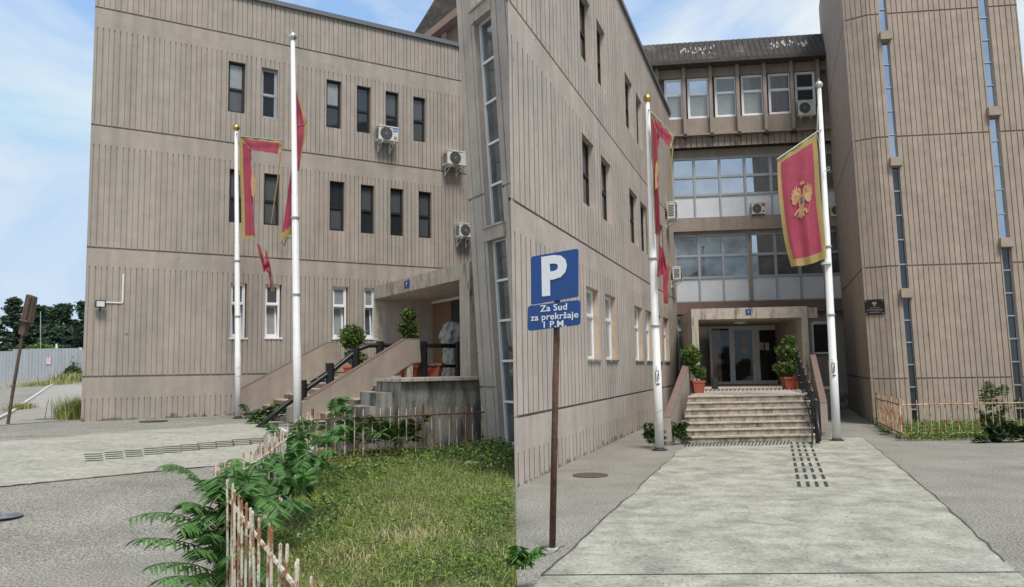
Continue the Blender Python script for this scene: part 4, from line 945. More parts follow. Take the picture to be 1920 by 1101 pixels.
# wire wound round poles
for c, r, par, z0, z1 in ((cR1, .108, pR1, .35, 1.0), (cL1, .088, pL1, 1.0, 1.5)):
    q = MB(); q.tube([c+Vector((math.cos(k*.5)*r+.005*0, math.sin(k*.5)*r, z0+(z1-z0)*k/26)) for k in range(27)], .004, 4); link('wire', q, G('grey'), par)
# ================================================================= FLAGS
def cloth(pxq, D, borders, name, par, nx=24, ny=36, rip=.07, ph=0., fx=3.2, mats=None, curve=None):
    # corner pixels tl,tr,br,bl ; D depth or 4 depths; borders l,r,t,b as fractions coloured yellow
    Ds = D if isinstance(D, (list, tuple)) else [D]*4
    Q = [at(x, y, d) for (x, y), d in zip(pxq, Ds)]
    us = sorted(set([i/nx for i in range(nx+1)]+[borders[0], 1-borders[1]])); vs_ = sorted(set([j/ny for j in range(ny+1)]+[borders[2], 1-borders[3]]))
    def S(a, c):
        p = (Q[0]*(1-a)+Q[1]*a)*(1-c)+(Q[3]*(1-a)+Q[2]*a)*c
        if curve: p = p+curve(a, c)
        return p+Vector((0, rip*math.sin(a*fx*2*math.pi+ph+c*2)*(.3+.7*c)+rip*.4*math.sin(c*9+ph+a*3), 0))
    q = MB(); q.add([S(a, c) for c in vs_ for a in us], [])
    W_ = len(us)
    for j in range(len(vs_)-1):
        for i in range(W_-1):
            um, vm = (us[i]+us[i+1])/2, (vs_[j]+vs_[j+1])/2
            k = 1 if (um < borders[0] or um > 1-borders[1] or vm < borders[2] or vm > 1-borders[3]) else 0
            q.f.append((j*W_+i, j*W_+i+1, (j+1)*W_+i+1, (j+1)*W_+i)); q.mi.append(k)
    o = link(name, q, mats or [G('red'), G('yel')], par, smooth=True); return o, S
Z2 = lambda lst: lst
# eagle emblem in unit coordinates (x right, y up, roughly -1..1)
EAG = []
for sg in (-1, 1):
    EAG.append([(sg*.12, .35), (sg*.30, .55), (sg*.42, .95), (sg*.52, .70), (sg*.62, .92), (sg*.66, .62), (sg*.80, .80), (sg*.78, .48), (sg*.92, .58), (sg*.84, .28), (sg*.95, .30), (sg*.80, .05), (sg*.86, -.05), (sg*.62, -.20), (sg*.45, -.18), (sg*.28, -.05)])
    EAG.append([(sg*.04, .30), (sg*.10, .62), (sg*.20, .78), (sg*.40, .70), (sg*.26, .66), (sg*.24, .55), (sg*.20, .32)])
    EAG.append([(sg*.12, -.40), (sg*.40, -.55), (sg*.52, -.78), (sg*.42, -.74), (sg*.36, -.86), (sg*.30, -.70), (sg*.08, -.52)])
EAG.append([(-.17, .32), (.17, .32), (.22, 0), (.16, -.35), (0, -.5), (-.16, -.35), (-.22, 0)])
EAG.append([(-.10, -.42), (.10, -.42), (.26, -.98), (.12, -.90), (0, -1.05), (-.12, -.90), (-.26, -.98)])
EAG.append([(-.14, .88), (.14, .88), (.18, 1.05), (.08, .98), (0, 1.14), (-.08, .98), (-.18, 1.05)])
EAG.append([(.50, -.72), (.55, -.74), (.80, .12), (.76, .14)])
EAG.append([(-.62, -.72), (-.52, -.64), (-.44, -.74), (-.52, -.86), (-.62, -.84)])
def emblem(S, uc, vc, su, sv, par, off=-.02, tilt=0.):
    q = MB(); ct, st_ = math.cos(tilt), math.sin(tilt)
    for k, poly in enumerate(EAG):
        pts = []
        for x, y in poly:
            xx, yy = x*ct-y*st_, x*st_+y*ct
            pts.append(S(uc+xx*su, vc-yy*sv)+Vector((0, off-.001*(k % 3), 0)))
        cen = sum(pts, Vector())/len(pts)
        q.add(pts+[cen], [(i, (i+1) % len(pts), len(pts)) for i in range(len(pts))])
    o = link('eagle_emblem', q, G('emb'), par)
    q = MB(); sh = [(-.12, .18), (.12, .18), (.12, -.12), (0, -.26), (-.12, -.12)]
    pts = [S(uc+x*su, vc-y*sv)+Vector((0, off-.006, 0)) for x, y in sh]; q.add(pts, [tuple(range(5))]); link('shield', q, mat('shield_blue', (.12, .12, .16), .8), o)
    q = MB(); q.tube([S(uc+x*su, vc-y*sv)+Vector((0, off-.01, 0)) for x, y in ((-.06, -.02), (.0, .04), (.06, 0), (.0, -.06), (-.05, -.02))], .006, 4); link('lion', q, G('emb'), o)
    return o
# left place, slim pole
fl1 = thing('flag', 'red flag with yellow border hanging torn open on the slimmer left pole', 'flag', tuple(at(450, 255, 22.4)))
cloth([(450, 254.5), (531, 264.5), (525.5, 289), (462, 281)], 22.35, (.03, .08, .20, 0), 'upper_cloth', fl1, 22, 8, .03)
cloth([(449, 254.5), (469, 278), (479, 447), (452.5, 447.5)], 22.35, (.27, 0, .015, .03), 'lower_cloth', fl1, 12, 40, .04, 1.)
cloth([(448.5, 254.5), (470, 256.5), (472, 300), (449, 330)], 22.38, (.27, 0, .1, 0), 'fold', fl1, 10, 12, .02, 2.)
q = MB(); q.tube([at(526, 287, 22.35), at(520, 340, 22.35), at(512, 395, 22.4), at(508, 420, 22.4)], [.022, .018, .012, .008], 6); link('border_strand', q, G('yel'), fl1)
q = MB(); q.tube([at(443, 250, 22.55), at(452, 256, 22.35), at(531, 264, 22.35)], .014, 6); link('top_bar', q, G('alu'), fl1)
q = MB(); w0 = [(472, 322), (477, 330), (479, 345), (478, 360), (475, 372), (472, 366), (470, 345)]; q.add([at(x, y, 22.28) for x, y in w0], [tuple(range(7))]); link('eagle_emblem', q, G('emb'), fl1)
rb = thing('flag_remnant', 'twisted red strip of torn cloth dangling left of the tallest pole', 'cloth strip', tuple(at(500, 500, 22.0)))
cloth([(481, 457), (490, 462), (501, 505), (494, 511)], 22.0, (.0, .2, 0, 0), 'strip', rb, 8, 16, .05)
cloth([(496, 467), (501, 470), (516, 546), (509, 546)], 21.95, (.0, .35, .05, 0.05), 'strip', rb, 8, 16, .05, 2.)
cloth([(493, 490), (505, 486), (508, 515), (497, 508)], 21.9, (.0, .0, .0, 0.0), 'knot', rb, 8, 8, .08, 1.)
q = MB(); q.tube([at(479, 448, 22.3), at(482, 458, 22.0)], .008, 4); link('cord', q, G('grey'), rb)
# left place, tall pole
fl2 = thing('flag', 'red flag with yellow border half hidden behind the tallest left pole', 'flag', tuple(at(549, 300, 18.3)))
cloth([(551, 164), (556, 170), (576, 233), (549, 236)], 18.25, (0, .16, .0, .0), 'upper_cloth', fl2, 10, 20, .05)
cloth([(549, 236), (576, 233), (561, 318), (549, 330)], 18.25, (0, .14, .0, .0), 'middle_cloth', fl2, 10, 20, .05, 1.)
cloth([(549, 296), (553, 296), (551, 434), (526, 456)], 18.25, (0, .0, .0, .11), 'lower_cloth', fl2, 12, 26, .04, 2.)
q = MB(); q.tube([at(527, 452, 18.25), at(533, 461, 18.2), at(537, 447, 18.15), at(552, 446, 18.1)], .012, 5); link('hook', q, G('bin'), fl2)
# right place
fl3 = thing('flag', 'red flag with yellow border folded along the pole left of the steps', 'flag', tuple(at(1222, 215, 18.6)))
cloth([(1221, 210), (1264.5, 256), (1258, 280), (1231, 249)], 18.5, (.04, .10, .16, 0), 'upper_cloth', fl3, 18, 10, .03)
cloth([(1220, 211), (1232, 245), (1237, 447), (1228, 439)], 18.5, (.14, .0, .02, .02), 'lower_cloth', fl3, 12, 40, .05, 1.)
cloth([(1220.5, 211), (1237, 232), (1236, 270), (1222, 300)], 18.53, (.12, .0, .1, .0), 'fold', fl3, 8, 12, .02)
q = MB(); q.tube([at(1261, 279, 18.5), at(1257, 340, 18.5), at(1252, 400, 18.5), at(1248, 450, 18.5)], [.02, .014, .009, .007], 6); link('border_strand', q, G('yel'), fl3)
q = MB(); q.tube([at(1216, 205, 18.7), at(1221, 210, 18.5), at(1264, 256, 18.5)], .012, 6); link('top_bar', q, G('alu'), fl3)
q = MB(); w0 = [(1232, 300), (1235, 318), (1232, 335), (1234, 350), (1229, 356), (1228, 330), (1229, 310)]; q.add([at(x, y, 18.42) for x, y in w0], [tuple(range(7))]); link('eagle_emblem', q, G('emb'), fl3)
rb = thing('flag_remnant', 'bunched dark red cloth hanging low on the pole left of the steps', 'cloth strip', tuple(at(1243, 500, 18.5)))
cloth([(1236, 457), (1243, 467), (1257, 507), (1233, 520)], 18.45, (.0, .12, 0, 0), 'strip', rb, 14, 16, .06)
cloth([(1243, 506), (1256, 506), (1252.5, 570), (1243.5, 569)], 18.4, (.0, .16, 0, 0.0), 'strip', rb, 8, 16, .04, 2.)
fl4 = thing('flag', 'red flag with golden double headed eagle hanging full beside the right pole', 'flag', tuple(at(1530, 252, 20.2)))
cv = lambda a, c: Vector((.12*math.sin(c*math.pi)*(-1)*(1-a)*.4, 0, 0))
o, S = cloth([(1458.5, 297), (1530, 250), (1547, 484), (1484.5, 500)], 20.2, (.085, .10, .055, .06), 'cloth', fl4, 40, 60, .075, .5, 2.4, curve=lambda a, c: Vector((-.10*math.sin(c*math.pi)*(1-a), 0, -.07*math.sin(a*3)*max(0, c-.8)*4)))
emblem(S, .52, .475, .31, .145, fl4, -.03, -.12)
q = MB(); q.tube([at(1456.5, 299, 20.2), at(1531, 248, 20.2), at(1540, 243, 20.35)], .016, 6); link('top_bar', q, G('alu'), fl4)
q = MB(); q.tube([at(1531, 250, 20.2), at(1536, 270, 20.3), at(1541, 330, 20.4), at(1548, 318, 20.25), at(1555, 312, 20.2), at(1556, 318, 20.2), at(1544, 322, 20.25)], .007, 5); link('rope', q, G('conduit'), fl4)
q = MB(); q.tube([at(1538, 165, 20.32), at(1533, 205, 20.2), at(1532, 248, 20.2)], .006, 5); link('halyard', q, G('conduit'), fl4)
q = MB(); q.lathe(at(1549, 494, 20.35), [(.10, -.03), (.13, -.025), (.13, .025), (.1, .03)], 10); link('ring', q, G('pole'), fl4)

# cracks, edge gaps and grit on the ground
def crack(pts, w_, gf, lift):
    b = MB(); P_ = []
    for (xa, ya), (xb, yb) in zip(pts[:-1], pts[1:]):
        n_ = 8
        for i in range(n_): P_.append(gsolve(xa+(xb-xa)*i/n_, ya+(yb-ya)*i/n_, gf))
    L_, R2 = [], []
    for i, p in enumerate(P_):
        d = (P_[min(i+1, len(P_)-1)]-P_[max(i-1, 0)]); nrm = Vector((-d.y, d.x, 0)); nrm = nrm.normalized() if nrm.length else Vector((1, 0, 0))
        j = nrm*rnd.uniform(-.025, .025); ww_ = w_*rnd.uniform(.4, 1.4); z = gf(p.x, p.y)+lift
        for lst, sg in ((L_, -1), (R2, 1)): q_ = p+j+nrm*ww_*sg; q_.z = z; lst.append(q_)
    for i in range(len(P_)-1): b.quad(L_[i], L_[i+1], R2[i+1], R2[i])
    o = link('pavement_crack', b, mat('dark_crack', (.075, .07, .06), .95, .3, 12.), None); struct(o)
crack([(1018, 1079), (1130, 977), (1231, 885), (1271, 847)], .012, zero, .0105)
crack([(1622, 824), (1700, 886), (1800, 973), (1900, 1067)], .012, zero, .0105)
crack([(0, 914), (150, 899), (291, 885), (400, 875)], .014, gleft, .02)
crack([(0, 829), (200, 815), (437, 796)], .012, gleft, .02)
crack([(0, 797), (80, 794), (160, 789), (440, 780)], .014, gleft, .02)
crack([(1000, 1045), (1030, 1040), (1060, 1022)], .008, zero, .008)
P_ = []
for k in range(2600):
    if rnd.random() < .45:
        x, y = rnd.uniform(0, 400), rnd.uniform(800, 1098); p = gsolve(x, y); p.z = gleft(p.x, p.y)+.016
    else: p = gnd(rnd.uniform(975, 1915), rnd.uniform(815, 1098), .012)
    P_.append(tuple(p))
V2, F2, m2 = cover(np.array(P_), 0, .004, .011, 0, [.6, .4]); V2[:, 2] = np.repeat(np.array(P_)[:, 2], 4)+R_.uniform(0, .006, len(V2))
o = np_mesh('grit', V2, F2, [mat('dark_grit', (.07, .065, .055), .95, .3, 9.), G('stone')], m2, 4); o['kind'] = 'stuff'
# ================================================================= AIR CONDITIONERS
def ac(fr, s0, s1, z0, z1, o0, o1, label, sticker=None, grp='air conditioner units hung on the walls', side=None, fan_c=.38, brackets=True):
    t = thing('air_conditioner', label, 'air conditioner', tuple(fr.w((s0+s1)/2, z0, o0)), grp)
    q = MB(); q.fbox(fr, s0, s1, z0+.02, z1, o0, o1); q.fbox(fr, s0-.012, s1+.012, z1-.03, z1+.012, o0-.01, o1+.014); q.fbox(fr, s0+.005, s1-.005, z0, z0+.02, o0+.02, o1-.02); link('casing', q, G('acw'), t)
    W_, H_ = s1-s0, z1-z0; r = min(W_*.33, H_*.43); c = fr.w(s0+W_*fan_c, z0+H_*.5, o1)
    f = MB(); f.lathe(c, [(r, 0), (r, .012), (r*.97, .014)], 24, ax=fr.n); fo = link('fan_opening', f, G('bin'), t)
    g = MB()
    for k in range(1, 6):
        rr = r*k/5.3; g.tube([c+fr.n*.02+fr.d*rr*math.cos(a*.3142)+Vector((0, 0, rr*math.sin(a*.3142))) for a in range(21)], .004, 4, cap=False)
    for k in range(8): a = k*math.pi/4; g.tube([c+fr.n*.021, c+fr.n*.021+fr.d*r*math.cos(a)+Vector((0, 0, r*math.sin(a)))], .004, 4)
    g.lathe(c+fr.n*.018, [(r*.14, 0), (r*.14, .008)], 12, ax=fr.n); link('grille', g, G('grey'), fo)
    sd_ = MB()
    for k in range(7):
        zz_ = z0+H_*(.15+.1*k)
        sd_.fbox(fr, s0-.006, s0-.001, zz_, zz_+H_*.055, o0+.05, o1-.05)
    link('side_vent', sd_, G('bin'), t)
    if brackets:
        for s_ in (s0+W_*.2, s1-W_*.2):
            b_ = MB(); b_.fbox(fr, s_-.02, s_+.02, z0-.04, z0-.001, .0, o1-.02); b_.fbox(fr, s_-.02, s_+.02, z0-.32, z0-.04, .0, .035)
            b_.tube([fr.w(s_, z0-.29, .02), fr.w(s_, z0-.05, o1-.06)], .014, 5); link('bracket', b_, G('conduit'), t)
    if sticker:
        q = MB(); q.fbox(fr, s0+W_*.72, s0+W_*.97, z0+H_*.68, z0+H_*.90, o1+.001, o1+.004); st_ = link('sticker', q, G(sticker), t)
        if sticker == 'stblue': text_mesh('lettering', 'Midea', fr, s0+W_*.845, z0+H_*.79, H_*.13, o1+.006, G('swhite'), st_, th=.001)
        q = MB(); q.fbox(fr, s0+W_*.77, s0+W_*.92, z0+H_*.16, z0+H_*.36, o1+.001, o1+.004); link('rating_label', q, G('grey' if sticker == 'stblue' else sticker), t)
    return t
def ac_px(fr, x0, y0, x1, y1, o0, o1, *a, **k):
    s0, zt = fr.hit(x0, y0, o1); s1, zb = fr.hit(x1, y1, o1); _, zt2 = fr.hit(x1, y0, o1); return ac(fr, min(s0, s1), max(s0, s1), zb, (zt+zt2)/2, o0, o1, *a, **k)
ac_px(FL, 710.5, 237, 747, 267, .1, .42, 'white air conditioner with blue sticker below the upper row of dark windows', sticker='stblue')
ac_px(FL, 839, 283, 874, 312, .1, .48, 'white air conditioner beside the left tower, upper of two', fan_c=.42)
ac_px(FL, 862, 419, 890, 446, .1, .45, 'white air conditioner beside the left tower, lower of two')
ac_px(FB, 1496, 188, 1530, 215, OT-.05, OT+.28, 'grey white air conditioner under the top storey corner window', brackets=True)
ac_px(FB, 1409, 380, 1436, 401, .05, .38, 'white air conditioner with red stickers standing on the glazed front sill', sticker='stred', brackets=False)
ac_px(FB, 1557, 383, 1584, 405, .05, .38, 'air conditioner half hidden behind the right flagpole', brackets=False)
FWx = FW_
for (x0, x1, y0, y1, lab) in ((1251, 1261, 370, 401, 'white air conditioner on the wing wall beside the silver panels, upper'), (1262, 1272, 495, 519, 'white air conditioner on the wing wall corner, lower, beside the paler windows')):
    s_ = s_far-1.15; o_ = .5
    zt_, zb_2 = FW_.zz(x0+3, y0, .3), FW_.zz(x0+3, y1, .3)
    sx = FW_.ss(x0-3, (y0+y1)/2, .05); ac(FW_, min(sx, s_far-.95), min(sx, s_far-.95)+.8, zb_2, zt_, .1, .42, lab)
# ================================================================= SIGNS
L0, R0_ = at(995, 520, 8.85), at(1084, 520, 8.35)
FSg = Fr((L0.x, L0.y), (R0_-L0)[:2])
pb = gnd(1035.5, 1029, 0)
psg = thing('parking_sign', 'blue square parking sign on a rusty pole beside the wing wall', 'sign', tuple(pb))
def plate(pts, m, par, name, off=0., th=.012, r=0):
    P_ = []
    for x, y in pts: s_, z_ = FSg.hit(x, y, off); P_.append(FSg.w(s_, z_, off))
    q = MB(); q.prism(P_, -FSg.n*th); return link(name, q, m, par)
def rounded(x0, y0, x1, y1, sl, rad=5, n=4, ins=0, yr=None):
    # slanted rounded rectangle in pixels
    x0 += ins; x1 -= ins; y0 += ins; y1 -= ins; P_ = []
    for cx, cy, a0 in ((x1-rad, y0+rad, -90), (x1-rad, y1-rad, 0), (x0+rad, y1-rad, 90), (x0+rad, y0+rad, 180)):
        for k in range(n+1):
            a = math.radians(a0+90*k/n); x = cx+rad*math.cos(a); y = cy+rad*math.sin(a); P_.append((x, y+sl*(x-x0)))
    return P_
plate(rounded(995.5, 481.5, 1083.5, 572, -.175, 4), G('blue'), psg, 'sign_plate')
pl2 = plate(rounded(989.5, 574, 1087, 621, -.12, 5), G('blue'), psg, 'text_plate', .012)
q = MB(); s_, z_ = FSg.hit(1037, 519, .004)
zz0 = FSg.zz(1028, 556, .01); zz1 = FSg.zz(1035, 483, .01); hP = (zz1-zz0)*1.02
text_mesh('letter', 'P', FSg, FSg.ss(1037, 520), (zz0+zz1)/2-.008, hP*1.36, .006, G('swhite'), psg, th=.002, bold=.020, xs=1.28)
for tx, x, y, sz in (('Za Sud', 1038.5, 577.5, .098), ('za prekršaje', 1039, 593.5, .098), ('1 P.M.', 1039, 608.5, .098)):
    s_, z_ = FSg.hit(x, y, .014); text_mesh('lettering', tx, FSg, s_, z_-.0, sz, .017, G('swhite'), pl2, th=.0012, bold=.0012, xs=1.38, spc=1.05)
q = MB(); tp = FSg.w(FSg.ss(1042, 540), FSg.zz(1042, 500), -.04); lo = Vector((pb.x, pb.y, -.02)); q.tube([lo, lo+(tp-lo)*.5, tp], [.036, .034, .034], 12); link('pole', q, G('rust'), psg, smooth=True)
q = MB(); q.lathe(lo+Vector((0, 0, .005)), [(.085, 0), (.07, .02), (.045, .03)], 10); link('footing', q, G('stone'), psg)
# leaning sign seen from behind, far left
lsg = thing('road_sign', 'leaning rusty sign post seen from behind at the far left edge', 'sign', tuple(gsolve(16, 795)))
D = 21.5; brn0 = mat('dark_rust_pole', (.085, .058, .045), .85, .3, 10., .3, 50.)
q = MB(); q.tube([at(14, 800, D), at(24, 735, D), at(40, 640, D), at(56, 566, D)], .042, 8); link('pole', q, brn0, lsg)
brn = mat('dark_sign_back', (.085, .062, .052), .8, .2, 6., .2, 40.)
for pts in ([(49, 552), (62.5, 557), (55, 606), (38, 602)], [(39.5, 603), (50, 606), (43, 630), (34, 626)]):
    q = MB(); q.prism([at(x, y, D-.08) for x, y in pts], (.05, .12, 0)); link('sign_plate', q, brn, lsg)
q = MB(); q.tube([at(57, 557, D-.12), at(46, 606, D-.12)], .03, 6); link('stiffener', q, G('rust'), lsg)
q = MB(); q.tube([at(37, 600, D-.14), at(53, 604, D-.14)], .035, 6); link('clamp', q, G('rust'), lsg)
# plaque crest and lettering
q = MB()
cx_, cz_ = FT2.hit(1640, 570)
for poly in EAG:
    pts = [FT2.w(cx_+x*.075*(1 if FT2.d.x > 0 else -1), cz_+y*.075, .039) for x, y in poly]; q.add(pts, [tuple(range(len(pts)))])
link('crest', q, G('emb'), pq)
for tx, y, sz in (('CRNA GORA', 577.5, .05), ('SUD ZA PREKRŠAJE', 581.5, .055), ('U PODGORICI', 586, .055)):
    s_, z_ = FT2.hit(1640, y, .036); text_mesh('lettering', tx, FT2, s_, z_, sz, .038, mat('dull_silver_lettering', (.32, .30, .27), .6), pq, th=.001)
# floodlight and conduit on the left wing
s_, z_ = FL.hit(188.5, 570, .2)
fd = thing('floodlight', 'small black floodlight on the left corner of the ribbed wing', 'floodlight', tuple(FL.w(s_, z_)))
q = MB(); q.fbox(FL, s_-.13, s_+.13, z_-.10, z_+.10, .14, .22); q.fbox(FL, s_-.02, s_+.02, z_-.19, z_-.10, .02, .18); link('housing', q, G('black'), fd)
q = MB(); q.fbox(FL, s_-.10, s_+.10, z_-.075, z_+.075, .221, .226); link('lens', q, G('lampg'), fd)
q = MB(); a_, c_, e_2 = FL.hit(197, 568), FL.hit(229.5, 568), FL.hit(229.5, 514)
q.fbox(FL, a_[0], c_[0], c_[1]-.018, c_[1]+.018, .003, .03); q.fbox(FL, c_[0]-.02, c_[0]+.02, c_[1]+.018, e_2[1], .003, .03)
tag(link('conduit', q, G('conduit'), None, tuple(FL.w(a_[0], a_[1]))), 'white cable conduit bent upwards from the floodlight', 'conduit')
# ================================================================= MANHOLES, TACTILE BARS
def disc(px, py, r, m, gf, label, rings=0, name='manhole_cover'):
    c = gsolve(px, py, gf); c.z = gf(c.x, c.y)
    c.z += .016 if gf is gleft else .004
    t = MB(); t.lathe(c, [(r, 0), (r, .010), (r*.93, .012), (r*.91, .008), (.02, .009)], 28)
    for k in range(1, rings+1):
        R2 = r*k/(rings+1.2); t.lathe(c+Vector((0, 0, .008)), [(R2+.014, 0), (R2+.008, .009), (R2-.008, .009), (R2-.014, 0)], 24)
    return tag(link(name, t, m, None, tuple(c)), label, 'manhole cover')
disc(288, 791, .36, G('manh'), gleft, 'rusty round manhole cover in front of the left wing')
disc(94, 786.5, .38, G('manhg'), gleft, 'grey manhole cover in the path beside the left wing corner')
disc(6, 971, .22, G('manhg'), gleft, 'ringed grey manhole cover in the asphalt at the lower left edge', 3)
disc(1107, 892, .32, G('manh'), zero, 'rusty round manhole cover near the parking sign')
GRP = 'black tactile guide bars set in the concrete'
nb = 0
def barq(pts, lift, gf, name='tactile_bar', lab='', grp=GRP):
    P_ = [Vector((p.x, p.y, gf(p.x, p.y)+lift)) for p in pts]
    q = MB(); q.hexa([p-Vector((0, 0, .012)) for p in P_]+P_); o = link(name, q, G('blk'), None, tuple(P_[0])); tag(o, lab, 'tactile bar', grp); return o
# left: ten groups of four bars
gx = [(157.5, 189.5, 853, 865), (195, 227.5, 849.5, 861), (232.5, 263.5, 846, 857), (268, 301, 842, 853), (302.5, 337, 839, 849.5), (337, 371, 835.5, 845.5), (370, 404, 832, 842), (403, 436, 829, 838), (434, 469, 825.5, 835), (466, 492, 823.5, 832)]
for gi, (x0, x1, y0, y1) in enumerate(gx):
    for k in range(4):
        yy = y0+(y1-y0)*k/3+1.5; sl = -.045
        a = gsolve(x0+k*.8, yy); c = gsolve(x1+k*.8, yy+sl*(x1-x0)); n_ = Vector((0, .05, 0))
        barq([a, c, c+n_, a+n_], .022, gleft, lab='thin black tactile bar in the ten groups crossing the left concrete path')
# right: four lines of nine
for ci, (xt, xb) in enumerate(((1481, 1496.5), (1492.5, 1514), (1503.5, 1531), (1516, 1549))):
    a = gnd(xt, 829, 0); c = gnd(xb, 918, 0)
    for k in range(9):
        p = a+(c-a)*(k/9+.01); q_ = a+(c-a)*((k+.72)/9); w_ = Vector((.055, 0, 0)); barq([q_, q_+w_, p+w_, p], .014, zero, lab='black tactile dash in the four rows leading to the marble steps', grp='tactile dashes leading to the steps')
for i in range(30):
    x = 1284+i*6.6; a = gnd(x+3, 829.5-i*.12, 0); c = gnd(x-1, 838-i*.12, 0); w_ = Vector((.035, 0, 0)); barq([c, c+w_, a+w_, a], .012, zero, lab='small dark tactile dash in the row along the lowest marble step', grp='tactile dashes at the foot of the steps')
for i in range(26):
    x = 1300+i*7.6; a = gnd(x+2, 730.5-i*.1, ZR); c = gnd(x-1, 734-i*.1, ZR); q = MB(); w_ = Vector((.05, 0, 0)); lf = Vector((0, 0, .008)); q.hexa([c, c+w_, a+w_, a, c+lf, c+w_+lf, a+w_+lf, a+lf]); tag(link('tactile_bar', q, G('blk'), None, tuple(c)), 'small dark tactile dash on the landing before the glass doors', 'tactile bar', 'tactile dashes on the landing')
# ================================================================= PLANTS
def leafball(centres, n, size, probs, name, mats, par, shell=.55):
    P_ = []
    for (c, rx, rz, k) in centres:
        m_ = int(n*k); d = R_.normal(size=(m_, 3)); d /= np.linalg.norm(d, axis=1)[:, None]
        rr = (shell+(1-shell)*R_.random(m_))*(1+.22*np.sin(d[:, 0]*5+d[:, 2]*4)*np.sin(d[:, 1]*6+1)+.10*R_.normal(size=m_))
        P_.append(np.array(c)+d*rr[:, None]*np.array([rx, rx, rz]))
    P_ = np.concatenate(P_); V2, F2, mi2 = cover(P_, 0, .001, size, 0, probs)
    o = np_mesh(name, V2, F2, [G(m) for m in mats], mi2, 4, loc=(0, 0, 0)); o.parent = par; o.location = -Vector(par['_b']); return o
def pot(c, w0, w1, h, rz, par, d0=None):
    q = MB(); d0 = d0 or w1; z = c.z
    def rect(wx, wy, zz): return [c+Matrix.Rotation(rz, 3, 'Z')@Vector((sx*wx/2, sy*wy/2, zz)) for sx, sy in ((-1, -1), (1, -1), (1, 1), (-1, 1))]
    k = d0/w1; L_ = [(w0, 0), (w1*.97, h*.82), (w1*1.06, h*.82), (w1*1.06, h), (w1*.94, h), (w1*.92, h*.85)]
    vs = [p for w_, zz in L_ for p in rect(w_, w_*k, zz)]; fs = [(3, 2, 1, 0)]
    for i in range(len(L_)-1):
        for j in range(4): fs.append((i*4+j, i*4+(j+1) % 4, (i+1)*4+(j+1) % 4, (i+1)*4+j))
    fs.append(tuple((len(L_)-1)*4+j for j in range(4))); q.add(vs, fs)
    for j in range(-2, 3): q.hexa([c+Matrix.Rotation(rz, 3, 'Z')@Vector((a, b_, zz)) for zz in (h*.1, h*.78) for a, b_ in ((j*w0*.18-.008, -w0*k/2-.012), (j*w0*.18+.008, -w0*k/2-.012), (j*w0*.18+.008, -w0*k/2+.02), (j*w0*.18-.008, -w0*k/2+.02))])
    return link('pot', q, G('terra'), par)
def planted(label, px, py, z, D, balls, potw, poth, cat='potted plant', rz=0., n=1500, size=.035, name='potted_plant', d0=None, probs=(.45, .3, .25), ref=None):
    c = at(px, py, D); c.z = z
    t = thing(name, label, cat, tuple(c)); pot(c, potw*.78, potw, poth, rz, t, d0)
    cs = [(tuple(at(x, y, D)), rx/F*D, ry/F*D, k) for x, y, rx, ry, k in balls]
    leafball(cs, n, size, list(probs), 'foliage', ('leaf', 'leafy', 'leafd'), t)
    q = MB(); tops = [Vector(cs[0][0])]; q.tube([c+Vector((0, 0, poth*.8)), (c+tops[0])/2+Vector((.03, 0, poth*.3)), tops[0]], .022, 6); link('trunk', q, G('bark'), t); return t
planted('round clipped bush in a terracotta pot at the top of the left steps', 666, 700, ZLd, 23.6, [(660, 632, 23, 22, 1.0), (668, 672, 20, 12, .3), (658, 668, 12, 12, .2)], .62, .34, n=2300, size=.045)
planted('twisted potted bush rising behind the near brown parapet', 768, 700, ZLd, 21.5, [(766, 591, 14, 11, .45), (764, 615, 19, 13, .7), (770, 628, 15, 10, .4), (766, 648, 9, 18, .2)], .5, .3, n=1500, size=.045)
c = at(791, 709, 21.6); c.z = ZLd
t = thing('planter', 'long terracotta planter under the black railing on the left landing', 'planter', tuple(c)); pot(c, .98, 1.10, .36, -.12, t, .45)
planted('bushy plant in a square terracotta pot behind the left parapet of the marble steps', 1309, 736, ZR, 24.2, [(1295, 668, 19, 18, .8), (1311, 698, 12, 13, .35), (1290, 690, 10, 9, .2)], .36, .37, n=2000, size=.04)
planted('tall three tier bush in a terracotta pot beside the glass doors', 1482, 726, ZR, 26.6, [(1479, 640, 11, 12, .35), (1475, 658, 19, 13, .6), (1474, 690, 22, 15, .8), (1490, 668, 10, 10, .2)], .50, .40, n=2200, size=.042)
# covered machine under a tarp
c = at(847, 712, 22.9); c.z = ZLd
t = thing('covered_machine', 'object wrapped in a grey tarp beside the left entrance door', 'covered object', tuple(c))
prof = [(.20, 0), (.24, .15), (.25, .45), (.23, .75), (.30, .95), (.33, 1.1), (.31, 1.3), (.24, 1.45), (.12, 1.53), (.01, 1.55)]
prof = [(prof[i][0]+(prof[i+1][0]-prof[i][0])*k/5, prof[i][1]+(prof[i+1][1]-prof[i][1])*k/5) for i in range(9) for k in range(5)]+[prof[-1]]
q = MB(); n = 60; vs = []; fs = []
for i, (r, h) in enumerate(prof):
    for j in range(n):
        a = 2*math.pi*j/n; rr = r*(1+.13*math.sin(a*5+h*4)+.09*math.sin(a*9-h*8)+.05*math.sin(h*17+a*2)+.05*math.sin(a*17+h*13)*math.sin(h*6)+.04*math.sin(h*31-a*4)+.18*math.cos(a)*(h/1.5)); vs.append(c+Vector((rr*math.cos(a), rr*.8*math.sin(a), h)))
for i in range(len(prof)-1):
    for j in range(n): fs.append((i*n+j, i*n+(j+1) % n, (i+1)*n+(j+1) % n, (i+1)*n+j))
q.add(vs, fs); link('tarp', q, G('tarp'), t, smooth=True)
q = MB(); q.tube([c+Vector((-.12, -.26, .95)), c+Vector((0, -.31, .9)), c+Vector((.15, -.27, .97))], .012, 5); link('tie', q, G('grey'), t)
c = at(1340.5, 728, 28.0); c.z = ZR
